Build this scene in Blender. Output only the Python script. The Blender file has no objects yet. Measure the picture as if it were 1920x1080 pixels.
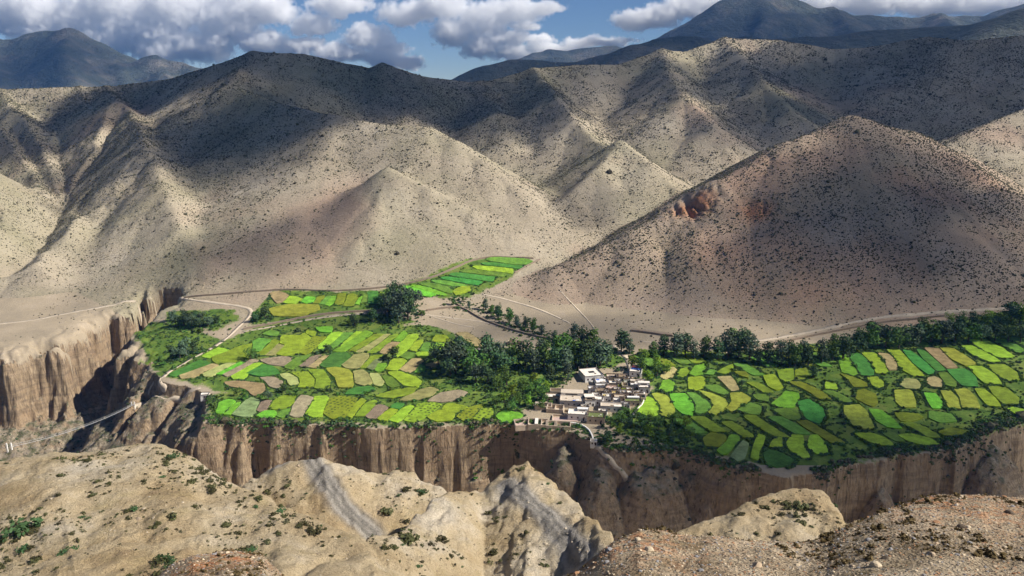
import bpy, bmesh, math, random
import numpy as np
from mathutils import Vector, Matrix

# ------------------------------------------------------------------ camera, sky, sun, exposure
scene = bpy.context.scene
col = scene.collection
CAM_Z = 200.0
PITCH = math.radians(14.8)
FPX = 1400.0
cam_data = bpy.data.cameras.new('camera')
cam_data.sensor_width = 36.0
cam_data.lens = 36.0 * FPX / 1920.0
cam_data.clip_start = 0.05
cam_data.clip_end = 80000.0
cam = bpy.data.objects.new('camera', cam_data)
cam.location = (0, 0, CAM_Z)
cam.rotation_euler = (math.pi / 2 - PITCH, 0, 0)
col.objects.link(cam)
scene.camera = cam

SUN_EL = math.radians(40.0)
SUN_AZ = math.radians(98.0)          # clockwise from +Y: the sun stands to the right, a little on the camera's side
SUN = np.array([math.sin(SUN_AZ) * math.cos(SUN_EL), math.cos(SUN_AZ) * math.cos(SUN_EL), math.sin(SUN_EL)])
world = bpy.data.worlds.new('World')
scene.world = world
world.use_nodes = True
wn = world.node_tree.nodes
sky = wn.new('ShaderNodeTexSky')
sky.sky_type = 'NISHITA'
sky.sun_disc = False
sky.sun_elevation = SUN_EL
sky.sun_rotation = SUN_AZ
sky.altitude = 3500.0
sky.air_density = 1.0
sky.dust_density = 0.0
sky.ozone_density = 4.0
wn['Background'].inputs['Strength'].default_value = 0.052
world.node_tree.links.new(sky.outputs['Color'], wn['Background'].inputs['Color'])

sun_data = bpy.data.lights.new('sun', 'SUN')
sun_data.energy = 5.0
sun_data.angle = math.radians(0.55)
sun_data.color = (1.0, 0.94, 0.84)
sun = bpy.data.objects.new('sun', sun_data)
sun.rotation_euler = Vector(SUN).to_track_quat('Z', 'Y').to_euler()
col.objects.link(sun)

scene.view_settings.view_transform = 'Standard'
scene.view_settings.look = 'None'
scene.view_settings.exposure = 0.52
scene.view_settings.gamma = 1.0
scene.view_settings.use_curve_mapping = False
scene.render.engine = 'CYCLES'
cy = scene.cycles
cy.use_denoising = True
cy.max_bounces = 24
cy.diffuse_bounces = 2
cy.glossy_bounces = 1
cy.transmission_bounces = 2
cy.transparent_max_bounces = 24
cy.volume_bounces = 24
cy.use_adaptive_sampling = True
cy.adaptive_threshold = 0.03
cy.volume_max_steps = 256

# ------------------------------------------------------------------ helpers
rng = np.random.default_rng(11)
random.seed(7)
CP, SP = math.cos(PITCH), math.sin(PITCH)

def ray(x, y):
    a = (x - 960.0) / FPX
    b = (540.0 - y) / FPX
    return np.array([a, CP + b * SP, -SP + b * CP])

def at(x, y, Y):
    d = ray(x, y)
    return np.array([0, 0, CAM_Z]) + d * (Y / d[1])

def _hash(ix, iy, seed):
    h = (ix.astype(np.int64) * 374761393 + iy.astype(np.int64) * 668265263 + seed * 1442695041) & 0xFFFFFFFF
    h = ((h ^ (h >> 13)) * 1274126177) & 0xFFFFFFFF
    return ((h ^ (h >> 16)) & 0xFFFF).astype(np.float32) / 65535.0

def vnoise(x, y, seed=0):
    ix = np.floor(x); iy = np.floor(y)
    fx = (x - ix).astype(np.float32); fy = (y - iy).astype(np.float32)
    fx = fx * fx * (3 - 2 * fx); fy = fy * fy * (3 - 2 * fy)
    a = _hash(ix, iy, seed); b = _hash(ix + 1, iy, seed)
    c = _hash(ix, iy + 1, seed); d = _hash(ix + 1, iy + 1, seed)
    return ((a + (b - a) * fx) + ((c + (d - c) * fx) - (a + (b - a) * fx)) * fy) * 2 - 1

def fbm(x, y, sc, octaves=4, seed=0, gain=0.5, lac=2.03):
    s = 0; amp = 1.0; tot = 0
    x = np.asarray(x, dtype=np.float64) / sc; y = np.asarray(y, dtype=np.float64) / sc
    for o in range(octaves):
        s = s + amp * vnoise(x, y, seed + o * 17)
        tot += amp; amp *= gain
        x, y = (x * 0.8 - y * 0.6) * lac + 3.1, (x * 0.6 + y * 0.8) * lac + 7.7
    return s / tot

def ridged(x, y, sc, octaves=4, seed=0):
    s = 0; amp = 1.0; tot = 0
    x = np.asarray(x, dtype=np.float64) / sc; y = np.asarray(y, dtype=np.float64) / sc
    for o in range(octaves):
        s = s + amp * (1 - 2 * np.abs(vnoise(x, y, seed + o * 17)))
        tot += amp; amp *= 0.5
        x, y = (x * 0.8 - y * 0.6) * 2.03 + 3.1, (x * 0.6 + y * 0.8) * 2.03 + 7.7
    return s / tot

def smax(a, b, k):
    h = np.maximum(k - np.abs(a - b), 0) / k
    return np.maximum(a, b) + h * h * k * 0.25

def sstep(a, b, x):
    t = np.clip((x - a) / (b - a), 0, 1)
    return t * t * (3 - 2 * t)

def ridge(X, Y, pts, s, r=10.0):
    """height of slopes falling away from a crest line given as (x, y, z) points"""
    h = np.full(X.shape, -1e4)
    for (a, b) in zip(pts[:-1], pts[1:]):
        dx, dy = b[0] - a[0], b[1] - a[1]
        L = dx * dx + dy * dy + 1e-9
        t = np.clip(((X - a[0]) * dx + (Y - a[1]) * dy) / L, 0, 1)
        d2 = (X - a[0] - t * dx) ** 2 + (Y - a[1] - t * dy) ** 2
        h = np.maximum(h, a[2] + t * (b[2] - a[2]) - s * (np.sqrt(d2 + r * r) - r))
    return h

def seg_dist(X, Y, pts):
    if X.size < 3000:
        P = np.array([q[:2] for q in pts], float); A, D = P[:-1], P[1:] - P[:-1]
        L = (D ** 2).sum(1) + 1e-9
        rx = X[:, None] - A[:, 0]; ry = Y[:, None] - A[:, 1]
        t = np.clip((rx * D[:, 0] + ry * D[:, 1]) / L, 0, 1)
        return np.sqrt(((rx - t * D[:, 0]) ** 2 + (ry - t * D[:, 1]) ** 2).min(1))
    d = np.full(X.shape, 1e9)
    for (a, b) in zip(pts[:-1], pts[1:]):
        dx, dy = b[0] - a[0], b[1] - a[1]
        L = dx * dx + dy * dy + 1e-9
        t = np.clip(((X - a[0]) * dx + (Y - a[1]) * dy) / L, 0, 1)
        d = np.minimum(d, (X - a[0] - t * dx) ** 2 + (Y - a[1] - t * dy) ** 2)
    return np.sqrt(d)

def inside(X, Y, poly):
    c = np.zeros(X.shape, bool)
    n = len(poly)
    for i in range(n):
        x1, y1 = poly[i][0], poly[i][1]; x2, y2 = poly[(i + 1) % n][0], poly[(i + 1) % n][1]
        if y1 == y2: continue
        m = ((y1 > Y) != (y2 > Y)) & (X < (x2 - x1) * (Y - y1) / (y2 - y1) + x1)
        c ^= m
    return c

def tag(o, label=None, cat=None, group=None, kind=None):
    if label: o['label'] = label
    if cat: o['category'] = cat
    if group: o['group'] = group
    if kind: o['kind'] = kind
    return o

def link(o, parent=None):
    col.objects.link(o)
    if parent is not None: o.parent = parent
    return o

def new_obj(name, me, parent=None, loc=(0, 0, 0), rz=0.0):
    o = bpy.data.objects.new(name, me)
    o.location = loc; o.rotation_euler = (0, 0, rz)
    return link(o, parent)

def mesh_np(name, verts, faces, mat=None, smooth=False):
    """faces: (n,k) int array of one face size"""
    me = bpy.data.meshes.new(name)
    verts = np.asarray(verts, dtype=np.float32); faces = np.asarray(faces, dtype=np.int32)
    n, k = faces.shape
    me.vertices.add(len(verts)); me.vertices.foreach_set('co', verts.ravel())
    me.loops.add(n * k); me.loops.foreach_set('vertex_index', faces.ravel())
    me.polygons.add(n)
    me.polygons.foreach_set('loop_start', np.arange(0, n * k, k, dtype=np.int32))
    me.polygons.foreach_set('loop_total', np.full(n, k, dtype=np.int32))
    me.polygons.foreach_set('use_smooth', np.full(n, smooth))
    me.update(calc_edges=True); me.validate()
    if mat is not None: me.materials.append(mat)
    return me

# ------------------------------------------------------------------ materials
class NT:
    def __init__(s, name):
        s.m = bpy.data.materials.new(name); s.m.use_nodes = True
        s.t = s.m.node_tree; s.n = s.t.nodes
        s.b = s.n['Principled BSDF']; s.b.inputs['Roughness'].default_value = 0.95
        s.b.inputs['Specular IOR Level'].default_value = 0.12
        s.co = s.n.new('ShaderNodeNewGeometry').outputs['Position']
    def l(s, a, b): s.t.links.new(a, b)
    def noise(s, scale, detail=5, rough=0.6, vec=None, stretch=None):
        nd = s.n.new('ShaderNodeTexNoise'); nd.inputs['Scale'].default_value = scale
        nd.inputs['Detail'].default_value = detail; nd.inputs['Roughness'].default_value = rough
        v = vec or s.co
        if stretch:
            mp = s.n.new('ShaderNodeMapping'); mp.inputs['Scale'].default_value = stretch
            s.l(v, mp.inputs['Vector']); v = mp.outputs['Vector']
        s.l(v, nd.inputs['Vector'])
        return nd.outputs['Fac']
    def voro(s, scale, feature='F1', vec=None, out='Distance', rnd=1.0):
        nd = s.n.new('ShaderNodeTexVoronoi'); nd.inputs['Scale'].default_value = scale; nd.feature = feature
        nd.inputs['Randomness'].default_value = rnd
        s.l(vec or s.co, nd.inputs['Vector'])
        return nd.outputs[out]
    def ramp(s, f, stops):
        nd = s.n.new('ShaderNodeValToRGB')
        e = nd.color_ramp.elements
        while len(e) < len(stops): e.new(0.5)
        for el, (p, c) in zip(e, stops):
            el.position = p
            el.color = (c, c, c, 1) if isinstance(c, (int, float)) else (*c, 1)
        s.l(f, nd.inputs['Fac'])
        return nd.outputs['Color']
    def mix(s, f, a, b, mode='MIX'):
        nd = s.n.new('ShaderNodeMix'); nd.data_type = 'RGBA'; nd.blend_type = mode
        for sock, v in ((nd.inputs[0], f), (nd.inputs[6], a), (nd.inputs[7], b)):
            if isinstance(v, (int, float)): sock.default_value = v
            elif isinstance(v, tuple): sock.default_value = (*v, 1)
            else: s.l(v, sock)
        return nd.outputs[2]
    def math(s, op, a, b=None, clamp=False):
        nd = s.n.new('ShaderNodeMath'); nd.operation = op; nd.use_clamp = clamp
        for i, v in enumerate((a, b)):
            if v is None: continue
            if isinstance(v, (int, float)): nd.inputs[i].default_value = v
            else: s.l(v, nd.inputs[i])
        return nd.outputs[0]
    def attr(s, name):
        nd = s.n.new('ShaderNodeAttribute'); nd.attribute_name = name
        return nd.outputs['Fac']
    def rnd(s):
        return s.n.new('ShaderNodeObjectInfo').outputs['Random']
    def sep(s, v=None):
        nd = s.n.new('ShaderNodeSeparateXYZ'); s.l(v or s.co, nd.inputs[0]); return nd.outputs
    def slope(s):
        g = s.n.new('ShaderNodeNewGeometry'); return s.sep(g.outputs['Normal'])[2]
    def color(s, c):
        if isinstance(c, tuple): s.b.inputs['Base Color'].default_value = (*c, 1)
        else: s.l(c, s.b.inputs['Base Color'])
        return s
    def bump(s, f, dist, strength=1.0):
        nd = s.n.new('ShaderNodeBump'); nd.inputs['Distance'].default_value = dist
        nd.inputs['Strength'].default_value = strength
        s.l(f, nd.inputs['Height'])
        prev = s.b.inputs['Normal'].links
        if prev: s.l(prev[0].from_socket, nd.inputs['Normal'])
        s.l(nd.outputs['Normal'], s.b.inputs['Normal'])
        return s

def plain(name, c, var=0.25, scale=1.0, rough=0.9):
    t = NT(name)
    f = t.noise(scale, 4)
    t.color(t.mix(f, tuple(v * (1 - var) for v in c), tuple(min(1, v * (1 + var)) for v in c)))
    t.b.inputs['Roughness'].default_value = rough
    return t.m
# ------------------------------------------------------------------ the lie of the land
def plat(X, Y):
    return 0.05 * (Y - 480.0) + 1.2 * fbm(X, Y, 120, 2, 5) + 0.00012 * np.maximum(X - 60, 0) ** 1.6 * 0

def on_plat(x, y):
    d = ray(x, y)
    # z = .05 (Y-480)
    t = (CAM_Z + 24.0) / (0.05 * d[1] - d[2])
    return (d[0] * t, d[1] * t)

RIM_PX = [(-420, 700), (-150, 672), (0, 662), (60, 650), (110, 646), (142, 636), (164, 614), (205, 593), (252, 589), (283, 568),
          (312, 562), (335, 572), (318, 586), (290, 600), (262, 618), (246, 640), (238, 652), (262, 660), (292, 662), (275, 680), (296, 700),
          (306, 716), (330, 722), (370, 728), (398, 742), (400, 766), (392, 786), (420, 790), (500, 792), (600, 797), (700, 800),
          (800, 800), (900, 796), (965, 797), (1000, 806), (1070, 810), (1112, 824), (1140, 838), (1180, 842), (1230, 842), (1290, 846),
          (1318, 856), (1345, 868), (1400, 880), (1470, 890), (1540, 884), (1600, 866), (1680, 848), (1780, 840), (1830, 816),
          (1850, 800), (1905, 785), (2000, 785), (2300, 770), (2800, 760)]
RIM = [on_plat(*p) for p in RIM_PX]
RIM_POLY = RIM + [(3000, 900), (3000, 6000), (-3000, 6000), (-3000, 600)]

def R(*pts): return [at(*p) for p in pts]
HILLS = [  # crest lines: pixel, pixel, distance of that point from the camera; slope; rounding
    # skyline, left part
    (R((-500, 180, 1380), (-150, 168, 1400), (0, 168, 1400), (145, 162, 1400), (200, 163, 1390), (320, 147, 1350), (415, 117, 1290), (475, 97, 1300), (565, 100, 1310),
       (625, 113, 1330), (690, 127, 1350), (715, 117, 1350), (790, 142, 1370), (900, 156, 1400)), 0.86, 9),
    # skyline, right part
    (R((900, 156, 1400), (1000, 129, 1420), (1080, 121, 1440), (1160, 121, 1460), (1240, 93, 1500), (1285, 96, 1520), (1360, 71, 1550), (1460, 75, 1540),
       (1560, 91, 1520), (1600, 93, 1500), (1740, 69, 1450), (1810, 76, 1430), (1920, 66, 1400), (2300, 40, 1350)), 0.80, 9),
    # sunlit spur on the left
    (R((200, 163, 1390), (222, 195, 1200), (245, 228, 1080), (285, 290, 940), (308, 350, 850), (335, 425, 770), (395, 500, 712), (430, 535, 690)), 0.75, 6),
    # from the peak to the long sunlit spur in the middle
    (R((475, 97, 1300), (452, 128, 1240), (430, 157, 1170), (520, 192, 1080), (630, 218, 1000), (720, 232, 965), (800, 236, 940), (850, 262, 915), (900, 298, 885), (960, 345, 850), (1000, 405, 810)), 0.70, 7),
    (R((630, 218, 1000), (600, 300, 900), (560, 400, 800), (520, 490, 725)), 0.53, 14),
    # cone with its two ridges
    (R((790, 300, 900), (755, 326, 850), (728, 318, 825), (705, 385, 770), (670, 450, 725), (620, 510, 695)), 0.75, 4),
    (R((728, 318, 825), (800, 350, 805), (880, 395, 785), (955, 440, 765)), 0.75, 5),
    # middle
    (R((1000, 129, 1420), (1035, 172, 1290), (1080, 225, 1160), (1120, 264, 1080), (1142, 274, 1030), (1165, 267, 990), (1120, 315, 930), (1070, 362, 880), (985, 432, 815)), 0.72, 4),
    (R((1165, 267, 990), (1215, 305, 945), (1265, 350, 905)), 0.72, 5),
    (R((900, 156, 1400), (930, 210, 1260), (950, 260, 1160)), 0.62, 14),
    (R((1240, 93, 1500), (1262, 150, 1310), (1285, 180, 1220), (1335, 232, 1120), (1360, 280, 1060)), 0.69, 6),
    (R((1360, 71, 1550), (1395, 110, 1420), (1430, 150, 1320), (1480, 205, 1210), (1540, 240, 1150)), 0.69, 6),
    (R((1600, 93, 1500), (1640, 150, 1390), (1690, 210, 1280)), 0.62, 17),
    (R((2300, 90, 1150), (1920, 205, 1080), (1840, 238, 1040), (1770, 275, 1000), (1700, 330, 950)), 0.56, 5),
    # far left side of the ravine
    (R((-400, 250, 1000), (-60, 300, 900), (20, 330, 870), (100, 388, 820), (128, 425, 790)), 0.78, 5),
    (R((-300, 380, 800), (-50, 405, 770), (20, 440, 745), (70, 500, 705)), 0.69, 4),
    (R((0, 168, 1400), (30, 215, 1230), (55, 260, 1130), (80, 310, 1050)), 0.88, 4),
    (R((150, 163, 1400), (165, 215, 1240), (175, 262, 1140), (165, 310, 1060)), 0.88, 4),
    # side shoulder: the ruddy outcrops
    (R((245, 228, 1080), (220, 262, 1020), (205, 300, 980)), 0.94, 4),
]
CONE = [
    (R((2500, 500, 900), (2100, 440, 900), (1920, 372, 895), (1790, 290, 890), (1700, 243, 880), (1600, 222, 862), (1490, 262, 830), (1350, 342, 785), (1200, 428, 740), (1050, 500, 705), (930, 545, 690)), 0.62, 16),
    (R((1600, 222, 862), (1590, 300, 800), (1570, 420, 725)), 0.66, 22),
    (R((1350, 342, 785), (1330, 400, 745), (1300, 470, 695)), 0.70, 10),
    (R((1790, 290, 890), (1800, 400, 790), (1790, 500, 715)), 0.62, 18),
]

RAVINES = [(R((80, 215, 1300), (105, 250, 1230), (112, 300, 1130), (121, 360, 1010), (118, 405, 910), (82, 460, 810), (42, 510, 745), (5, 545, 712)), 0.80),
           (R((215, 235, 1190), (185, 290, 1090), (150, 340, 1030), (121, 385, 950)), 0.9), (R((20, 250, 1220), (70, 320, 1080), (115, 385, 950)), 0.9)]

BUTTRESS = [(R((1300, 846, 412), (1268, 860, 402), (1240, 876, 392), (1205, 893, 386)), 2.6, 20), (R((1345, 875, 400), (1330, 905, 385)), 2.2, 8), (R((1075, 815, 425), (1058, 842, 412), (1050, 870, 400)), 1.9, 6),
            (R((1130, 850, 405), (1125, 900, 385)), 1.6, 5), (R((1640, 880, 396), (1650, 920, 380)), 2.4, 5), (R((1860, 830, 420), (1855, 860, 410)), 2.2, 14)]

def crest(X, Y, pts, s, r, L0):
    h = np.full(X.shape, -1e4)
    for (a, b) in zip(pts[:-1], pts[1:]):
        dx, dy = b[0] - a[0], b[1] - a[1]
        L = dx * dx + dy * dy + 1e-9
        t = np.clip(((X - a[0]) * dx + (Y - a[1]) * dy) / L, 0, 1)
        d = np.sqrt((X - a[0] - t * dx) ** 2 + (Y - a[1] - t * dy) ** 2 + r * r) - r
        h = np.maximum(h, a[2] + t * (b[2] - a[2]) - s * (0.60 * d + 0.40 * L0 * np.log1p(d / L0)))
    return h

def gorge_profile(d, w):
    """height below the rim at distance d outside it: a wall w wide, then a talus slope"""
    q = np.clip(d / w, 0, 1)
    wall = 46.0 * (0.75 * q ** 0.8 + 0.25 * sstep(0.15, 0.55, q))
    return -(wall + np.clip(d - w * 0.7, 0, 60) * 0.62)

CREST = [(-600, 1160, 7), (100, 1150, 7), (280, 1100, 7.5), (320, 1062, 8), (360, 1043, 8), (430, 1029, 8.3), (490, 1040, 8.2), (530, 1085, 8), (700, 1180, 7), (980, 1170, 6), (1040, 1090, 6), (1085, 1066, 6.2), (1150, 1018, 6.6),
         (1200, 992, 7), (1240, 990, 7.2), (1280, 1001, 7.2), (1360, 1008, 7.2), (1440, 1018, 7.2), (1510, 1012, 7.4), (1560, 998, 7.7), (1630, 970, 8), (1690, 944, 8.5), (1760, 927, 9), (1810, 930, 9),
         (1920, 932, 9.2), (2500, 920, 9)]
def C(a, *pts):
    return (a, [at(*p) for p in pts])
NEAR = [  # pale mounds between the camera and the gorge: fall of the near side, crest line
    C(0.20, (-700, 900, 150), (-100, 862, 140), (0, 856, 138), (60, 846, 139), (100, 838, 140), (140, 840, 140), (200, 831, 142), (285, 827, 143), (335, 838, 140), (385, 865, 134), (420, 888, 128), (480, 915, 120),
      (560, 955, 110), (640, 990, 102), (690, 1006, 98), (730, 1060, 90), (760, 1140, 80), (1000, 1400, 60)),
    C(-0.12, (330, 1000, 150), (420, 925, 158), (470, 892, 162), (505, 872, 165), (540, 857, 166), (575, 850, 167), (605, 845, 167), (650, 860, 166), (700, 878, 166), (735, 874, 167), (770, 876, 168), (800, 890, 165), (835, 912, 160), (880, 970, 150), (960, 1100, 130)),
    C(0.16, (560, 1200, 80), (640, 1070, 90), (690, 1003, 102), (725, 990, 108), (770, 965, 120), (830, 925, 138), (870, 912, 148), (905, 905, 156), (945, 880, 162), (985, 858, 165), (1020, 880, 158), (1070, 925, 143), (1110, 968, 126), (1145, 1005, 112),
      (1165, 1080, 100), (1200, 1300, 80)),
    C(0.05, (1150, 1100, 95), (1215, 1010, 108), (1262, 990, 113), (1350, 957, 121), (1385, 940, 124), (1420, 922, 128), (1455, 911, 130), (1490, 906, 130), (1540, 914, 128), (1570, 935, 122), (1592, 960, 115), (1608, 978, 110), (1640, 1005, 104), (1700, 1100, 90)),
    C(0.10, (1560, 1010, 120), (1600, 968, 128), (1640, 968, 130), (1700, 985, 126), (1900, 1000, 120), (2600, 1000, 120)),
]

def mounds(x, y):
    u = x / y
    m = np.full(x.shape, -500.0)
    for i, (a, pts) in enumerate(NEAR):
        us = np.array([p[0] / p[1] for p in pts])
        uu = u + 0.010 * fbm(u * 60, y / 14, 1, 3, 80 + i)
        yc = np.interp(uu, us, [p[1] for p in pts]); zc = np.interp(uu, us, [p[2] for p in pts])
        d = y - yc
        back = 0.5 * (np.sqrt(d * d + 9.0) + d)            # smooth max(d, 0)
        front = back - d
        sh = zc + a * front - 1.15 * back + (1.15 - a) * 0.5 * 3.0 - 0.7
        dome = 1.6 * np.sin(np.clip(front / 45, 0, 1) * 3.14)
        m = np.maximum(m, np.where((uu > us[0]) & (uu < us[-1]), sh + dome * (1 if a > 0 else 0), -500))
    return m

def near_ledge(X, Y):
    u = X / Y
    us = []; yc = []; zc = []
    for (px, py, d) in CREST:
        p = at(px, py, d); us.append(p[0] / p[1]); yc.append(p[1]); zc.append(p[2])
    jag = fbm(u * 9, np.zeros_like(u), 1, 4, 77)
    yc = np.interp(u, us, yc) ; zc = np.interp(u, us, zc)
    t = Y / yc
    z = zc + (198.2 - zc) * np.clip(1 - t, 0, 1) ** 1.0
    z = z + jag * 0.10 * sstep(0.4, 0.95, t) + 0.05 * fbm(X, Y, 1.2, 4, 4) * sstep(0.0, 0.3, t)
    over = np.maximum(Y - yc, 0)
    return z - 1.6 * np.maximum(over - 0.35, 0) - 0.6 * over

def height(X, Y):
    far = Y > 185
    H = np.full(X.shape, -80.0); kind = np.zeros(X.shape, np.int8)
    # --- plateau and gorge
    x, y = X[far], Y[far]
    d = seg_dist(x, y, RIM)
    ins = inside(x, y, RIM_POLY)
    wob = 3.0 * ridged(x, y, 34, 3, 21) + 1.6 * ridged(x, y, 9.5, 3, 33) + 3 * fbm(x, y, 60, 2, 3)
    cleft = sstep(0.45, 0.85, ridged(x, y * 0.7, 62, 2, 23)) * 13 + sstep(0.4, 0.9, ridged(x, y * 0.7, 24, 2, 24)) * 4
    nw = sstep(-170, -215, x) * sstep(505, 535, y)
    wob = wob * (1 + 1.6 * nw)
    sd = np.where(ins, d, -d) + wob * np.where(ins, sstep(16, 2, d) * (0.4 + 0.9 * nw), 1) + 2.0 - 3.0 * nw - cleft * np.where(ins, nw * sstep(18, 4, d), np.maximum(nw, sstep(0, 7, d)))
    west = np.exp(-(((x + 255) / 75) ** 2 + ((y - 470) / 62) ** 2))
    south = np.exp(-(((x - 95) / 70) ** 2 + ((y - 405) / 32) ** 2))
    w = 11 + 62 * np.clip(west * 1.4, 0, 1) + 26 * np.clip(south * 1.3, 0, 1)
    pl = plat(x, y)
    led = 1.6 * np.abs(vnoise(np.zeros_like(x), gorge_profile(-sd, w) / 5.0, 47)) * sstep(1, 6, -sd)
    cliff = pl - nw * 6 + gorge_profile(-sd + led, w) + (3.4 * ridged(x, y, 14, 4, 41) - 1.5) * sstep(2, 14, -sd)
    base = np.where(sd > 0, pl - 1.2 * np.exp(-sd / 3.0), np.maximum(cliff, -78 + 3 * fbm(x, y, 40, 3, 9)))
    base = np.maximum(base, np.where(sd > 0, -500, ridge(x + 4 * fbm(x, y, 12, 3, 43), y, R((-700, 852, 318), (-60, 848, 325), (30, 842, 332)), 1.3, 3) - 2 * ridged(x, y, 9, 3, 44)))
    for bi, (bp, bs, br) in enumerate(BUTTRESS):
        rr = ridge(x + 3 * fbm(x, y, 12, 3, 45 + bi), y + 3 * fbm(x, y, 12, 3, 55 + bi), bp, bs, br) - 1.8 * ridged(x, y, 10, 4, 46)
        base = np.maximum(base, np.where(sd > 0, -500, rr))
    # --- hills on the plateau
    warpx = 2.2 * fbm(x, y, 60, 2, 51); warpy = 2.2 * fbm(x, y, 60, 2, 52)
    hill = np.full(x.shape, -500.0)
    for (pts, s, r) in HILLS:
        hill = smax(hill, crest(x + warpx, y + warpy, pts, s, r * 1.25, 70.0), 11)
    up = np.clip((hill - pl) / 40, 0, 1)
    gul = np.maximum(0, ridged(x + 0.4 * y, y * 0.35, 46, 3, 61))
    hill = hill - up * (1.1 * gul + 0.45 * fbm(x, y, 24, 4, 62))
    rav = np.exp(-(((x + 560) / 150) ** 2 + ((y - 960) / 220) ** 2)) 
    hill = hill - rav * up * 16 * np.maximum(0, ridged(x, y, 70, 4, 64))
    for (gp, gs) in RAVINES:
        d = np.full(x.shape, 1e9); gz = np.zeros(x.shape)
        gx = x + 5 * fbm(x, y, 26, 3, 65); gy = y + 5 * fbm(x, y, 26, 3, 66)
        low = np.full(x.shape, 1e9)
        for (p, q) in zip(gp[:-1], gp[1:]):
            dx, dy = q[0] - p[0], q[1] - p[1]
            tt = np.clip(((gx - p[0]) * dx + (gy - p[1]) * dy) / (dx * dx + dy * dy), 0, 1)
            low = np.minimum(low, p[2] + tt * (q[2] - p[2]) + gs * np.sqrt((gx - p[0] - tt * dx) ** 2 + (gy - p[1] - tt * dy) ** 2))
        hill = -smax(-hill, -low, 5)
    cone = np.full(x.shape, -500.0)
    for (pts, s, r) in CONE:
        cone = smax(cone, ridge(x + 0.5 * warpx, y + 0.5 * warpy, pts, s, r), 12)
    upc = np.clip((cone - pl) / 30, 0, 1)
    cone = cone - upc * (1.6 * np.maximum(0, ridged(x, y * 0.4, 40, 3, 71)) + 0.8 * fbm(x, y, 18, 4, 72))
    for (px, py, Yd, rad, dep) in ((1300, 385, 762, 24, 9), (1415, 440, 735, 17, 4)):   # ruddy scars
        p = at(px, py, Yd)
        g = np.exp(-(((x - p[0]) / rad) ** 2 + ((y - p[1]) / (rad * .9)) ** 2))
        cone = cone - g * dep * (0.6 + 1.2 * np.maximum(0, ridged(x, y * 0.3, 11, 3, 73)))
    hb = smax(hill, pl, 22)
    cb = smax(cone, pl, 20)
    land = smax(hb, cb, 6)
    onp = np.where(sd > 0, land, base)
    k = np.where(sd > 0, np.where(cone > np.maximum(hill, pl + 0.5), 3, np.where(hill > pl + 1.5, 2, 1)), 4)
    onp = np.where(sd > 0, np.minimum(onp, land) - 1.2 * np.exp(-np.maximum(sd, 0) / 3.0) - nw * 9 * np.exp(-np.maximum(sd, 0) / 10.0) * (0.6 + 0.8 * np.maximum(0, ridged(x, y, 16, 3, 48))), onp)
    H[far] = onp; kind[far] = k
    # --- pale mounds and the ledge the camera stands on
    nr = (Y <= 330) & (Y > 9)
    x, y = X[nr], Y[nr]
    m = mounds(x, y)
    det = 1.1 * fbm(x, y, 15, 5, 83) - 1.3 * np.maximum(0, ridged(x + 0.3 * y, y * 0.6, 22, 4, 84)) + 0.30 * fbm(x, y, 2.2, 3, 85) - 0.9 * np.maximum(0, ridged(x - 0.3 * y, y * 0.5, 7, 4, 86))
    m = m + det
    m = m + 0.3 * vnoise(x * 0.02, m / 1.5, 87) + 0.18 * vnoise(x * 0.05, m / 0.6, 88)
    kk = kind[nr]; hh = H[nr]
    up2 = m > hh
    hh = np.where(up2, m, hh); kk = np.where(up2, 5, kk)
    H[nr] = hh; kind[nr] = kk
    le = Y <= 60
    x, y = X[le], Y[le]
    m = near_ledge(x, y)
    hh = H[le]; kk = kind[le]
    up3 = m > hh
    H[le] = np.where(up3, m, hh); kind[le] = np.where(up3, 6, kk)
    return H, kind

def geo(a, b, n): return np.exp(np.linspace(math.log(a), math.log(b), n, endpoint=False))
ROWS = np.concatenate([geo(1.6, 9.6, 120), geo(9.6, 60, 36), geo(60, 185, 210), geo(185, 345, 30), geo(345, 640, 375), geo(640, 1000, 200), geo(1000, 1600, 160), geo(1600, 3200, 24), [3300.0]])
UC = np.concatenate([np.linspace(-1.7, -0.9, 30, endpoint=False), np.linspace(-0.9, 0.9, 800), np.linspace(0.9, 1.7, 31)[1:]])
NR, NC = len(ROWS), len(UC)
GY, GU = np.meshgrid(ROWS, UC, indexing='ij')
GX = GU * GY
GH, GK = height(GX.ravel(), GY.ravel())
GH = GH.reshape(GX.shape); GK = GK.reshape(GX.shape)

def ground(X, Y):
    """height of the terrain mesh"""
    X = np.asarray(X, float); Y = np.asarray(Y, float)
    fi = np.clip(np.interp(Y, ROWS, np.arange(NR)), 0, NR - 1.001)
    fj = np.clip(np.interp(X / Y, UC, np.arange(NC)), 0, NC - 1.001)
    i = fi.astype(int); j = fj.astype(int); a = fi - i; b = fj - j
    return (GH[i, j] * (1 - a) + GH[i + 1, j] * a) * (1 - b) + (GH[i, j + 1] * (1 - a) + GH[i + 1, j + 1] * a) * b

def gkind(X, Y):
    i = np.clip(np.rint(np.interp(Y, ROWS, np.arange(NR))).astype(int), 0, NR - 1)
    j = np.clip(np.rint(np.interp(X / Y, UC, np.arange(NC))).astype(int), 0, NC - 1)
    return GK[i, j]

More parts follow.
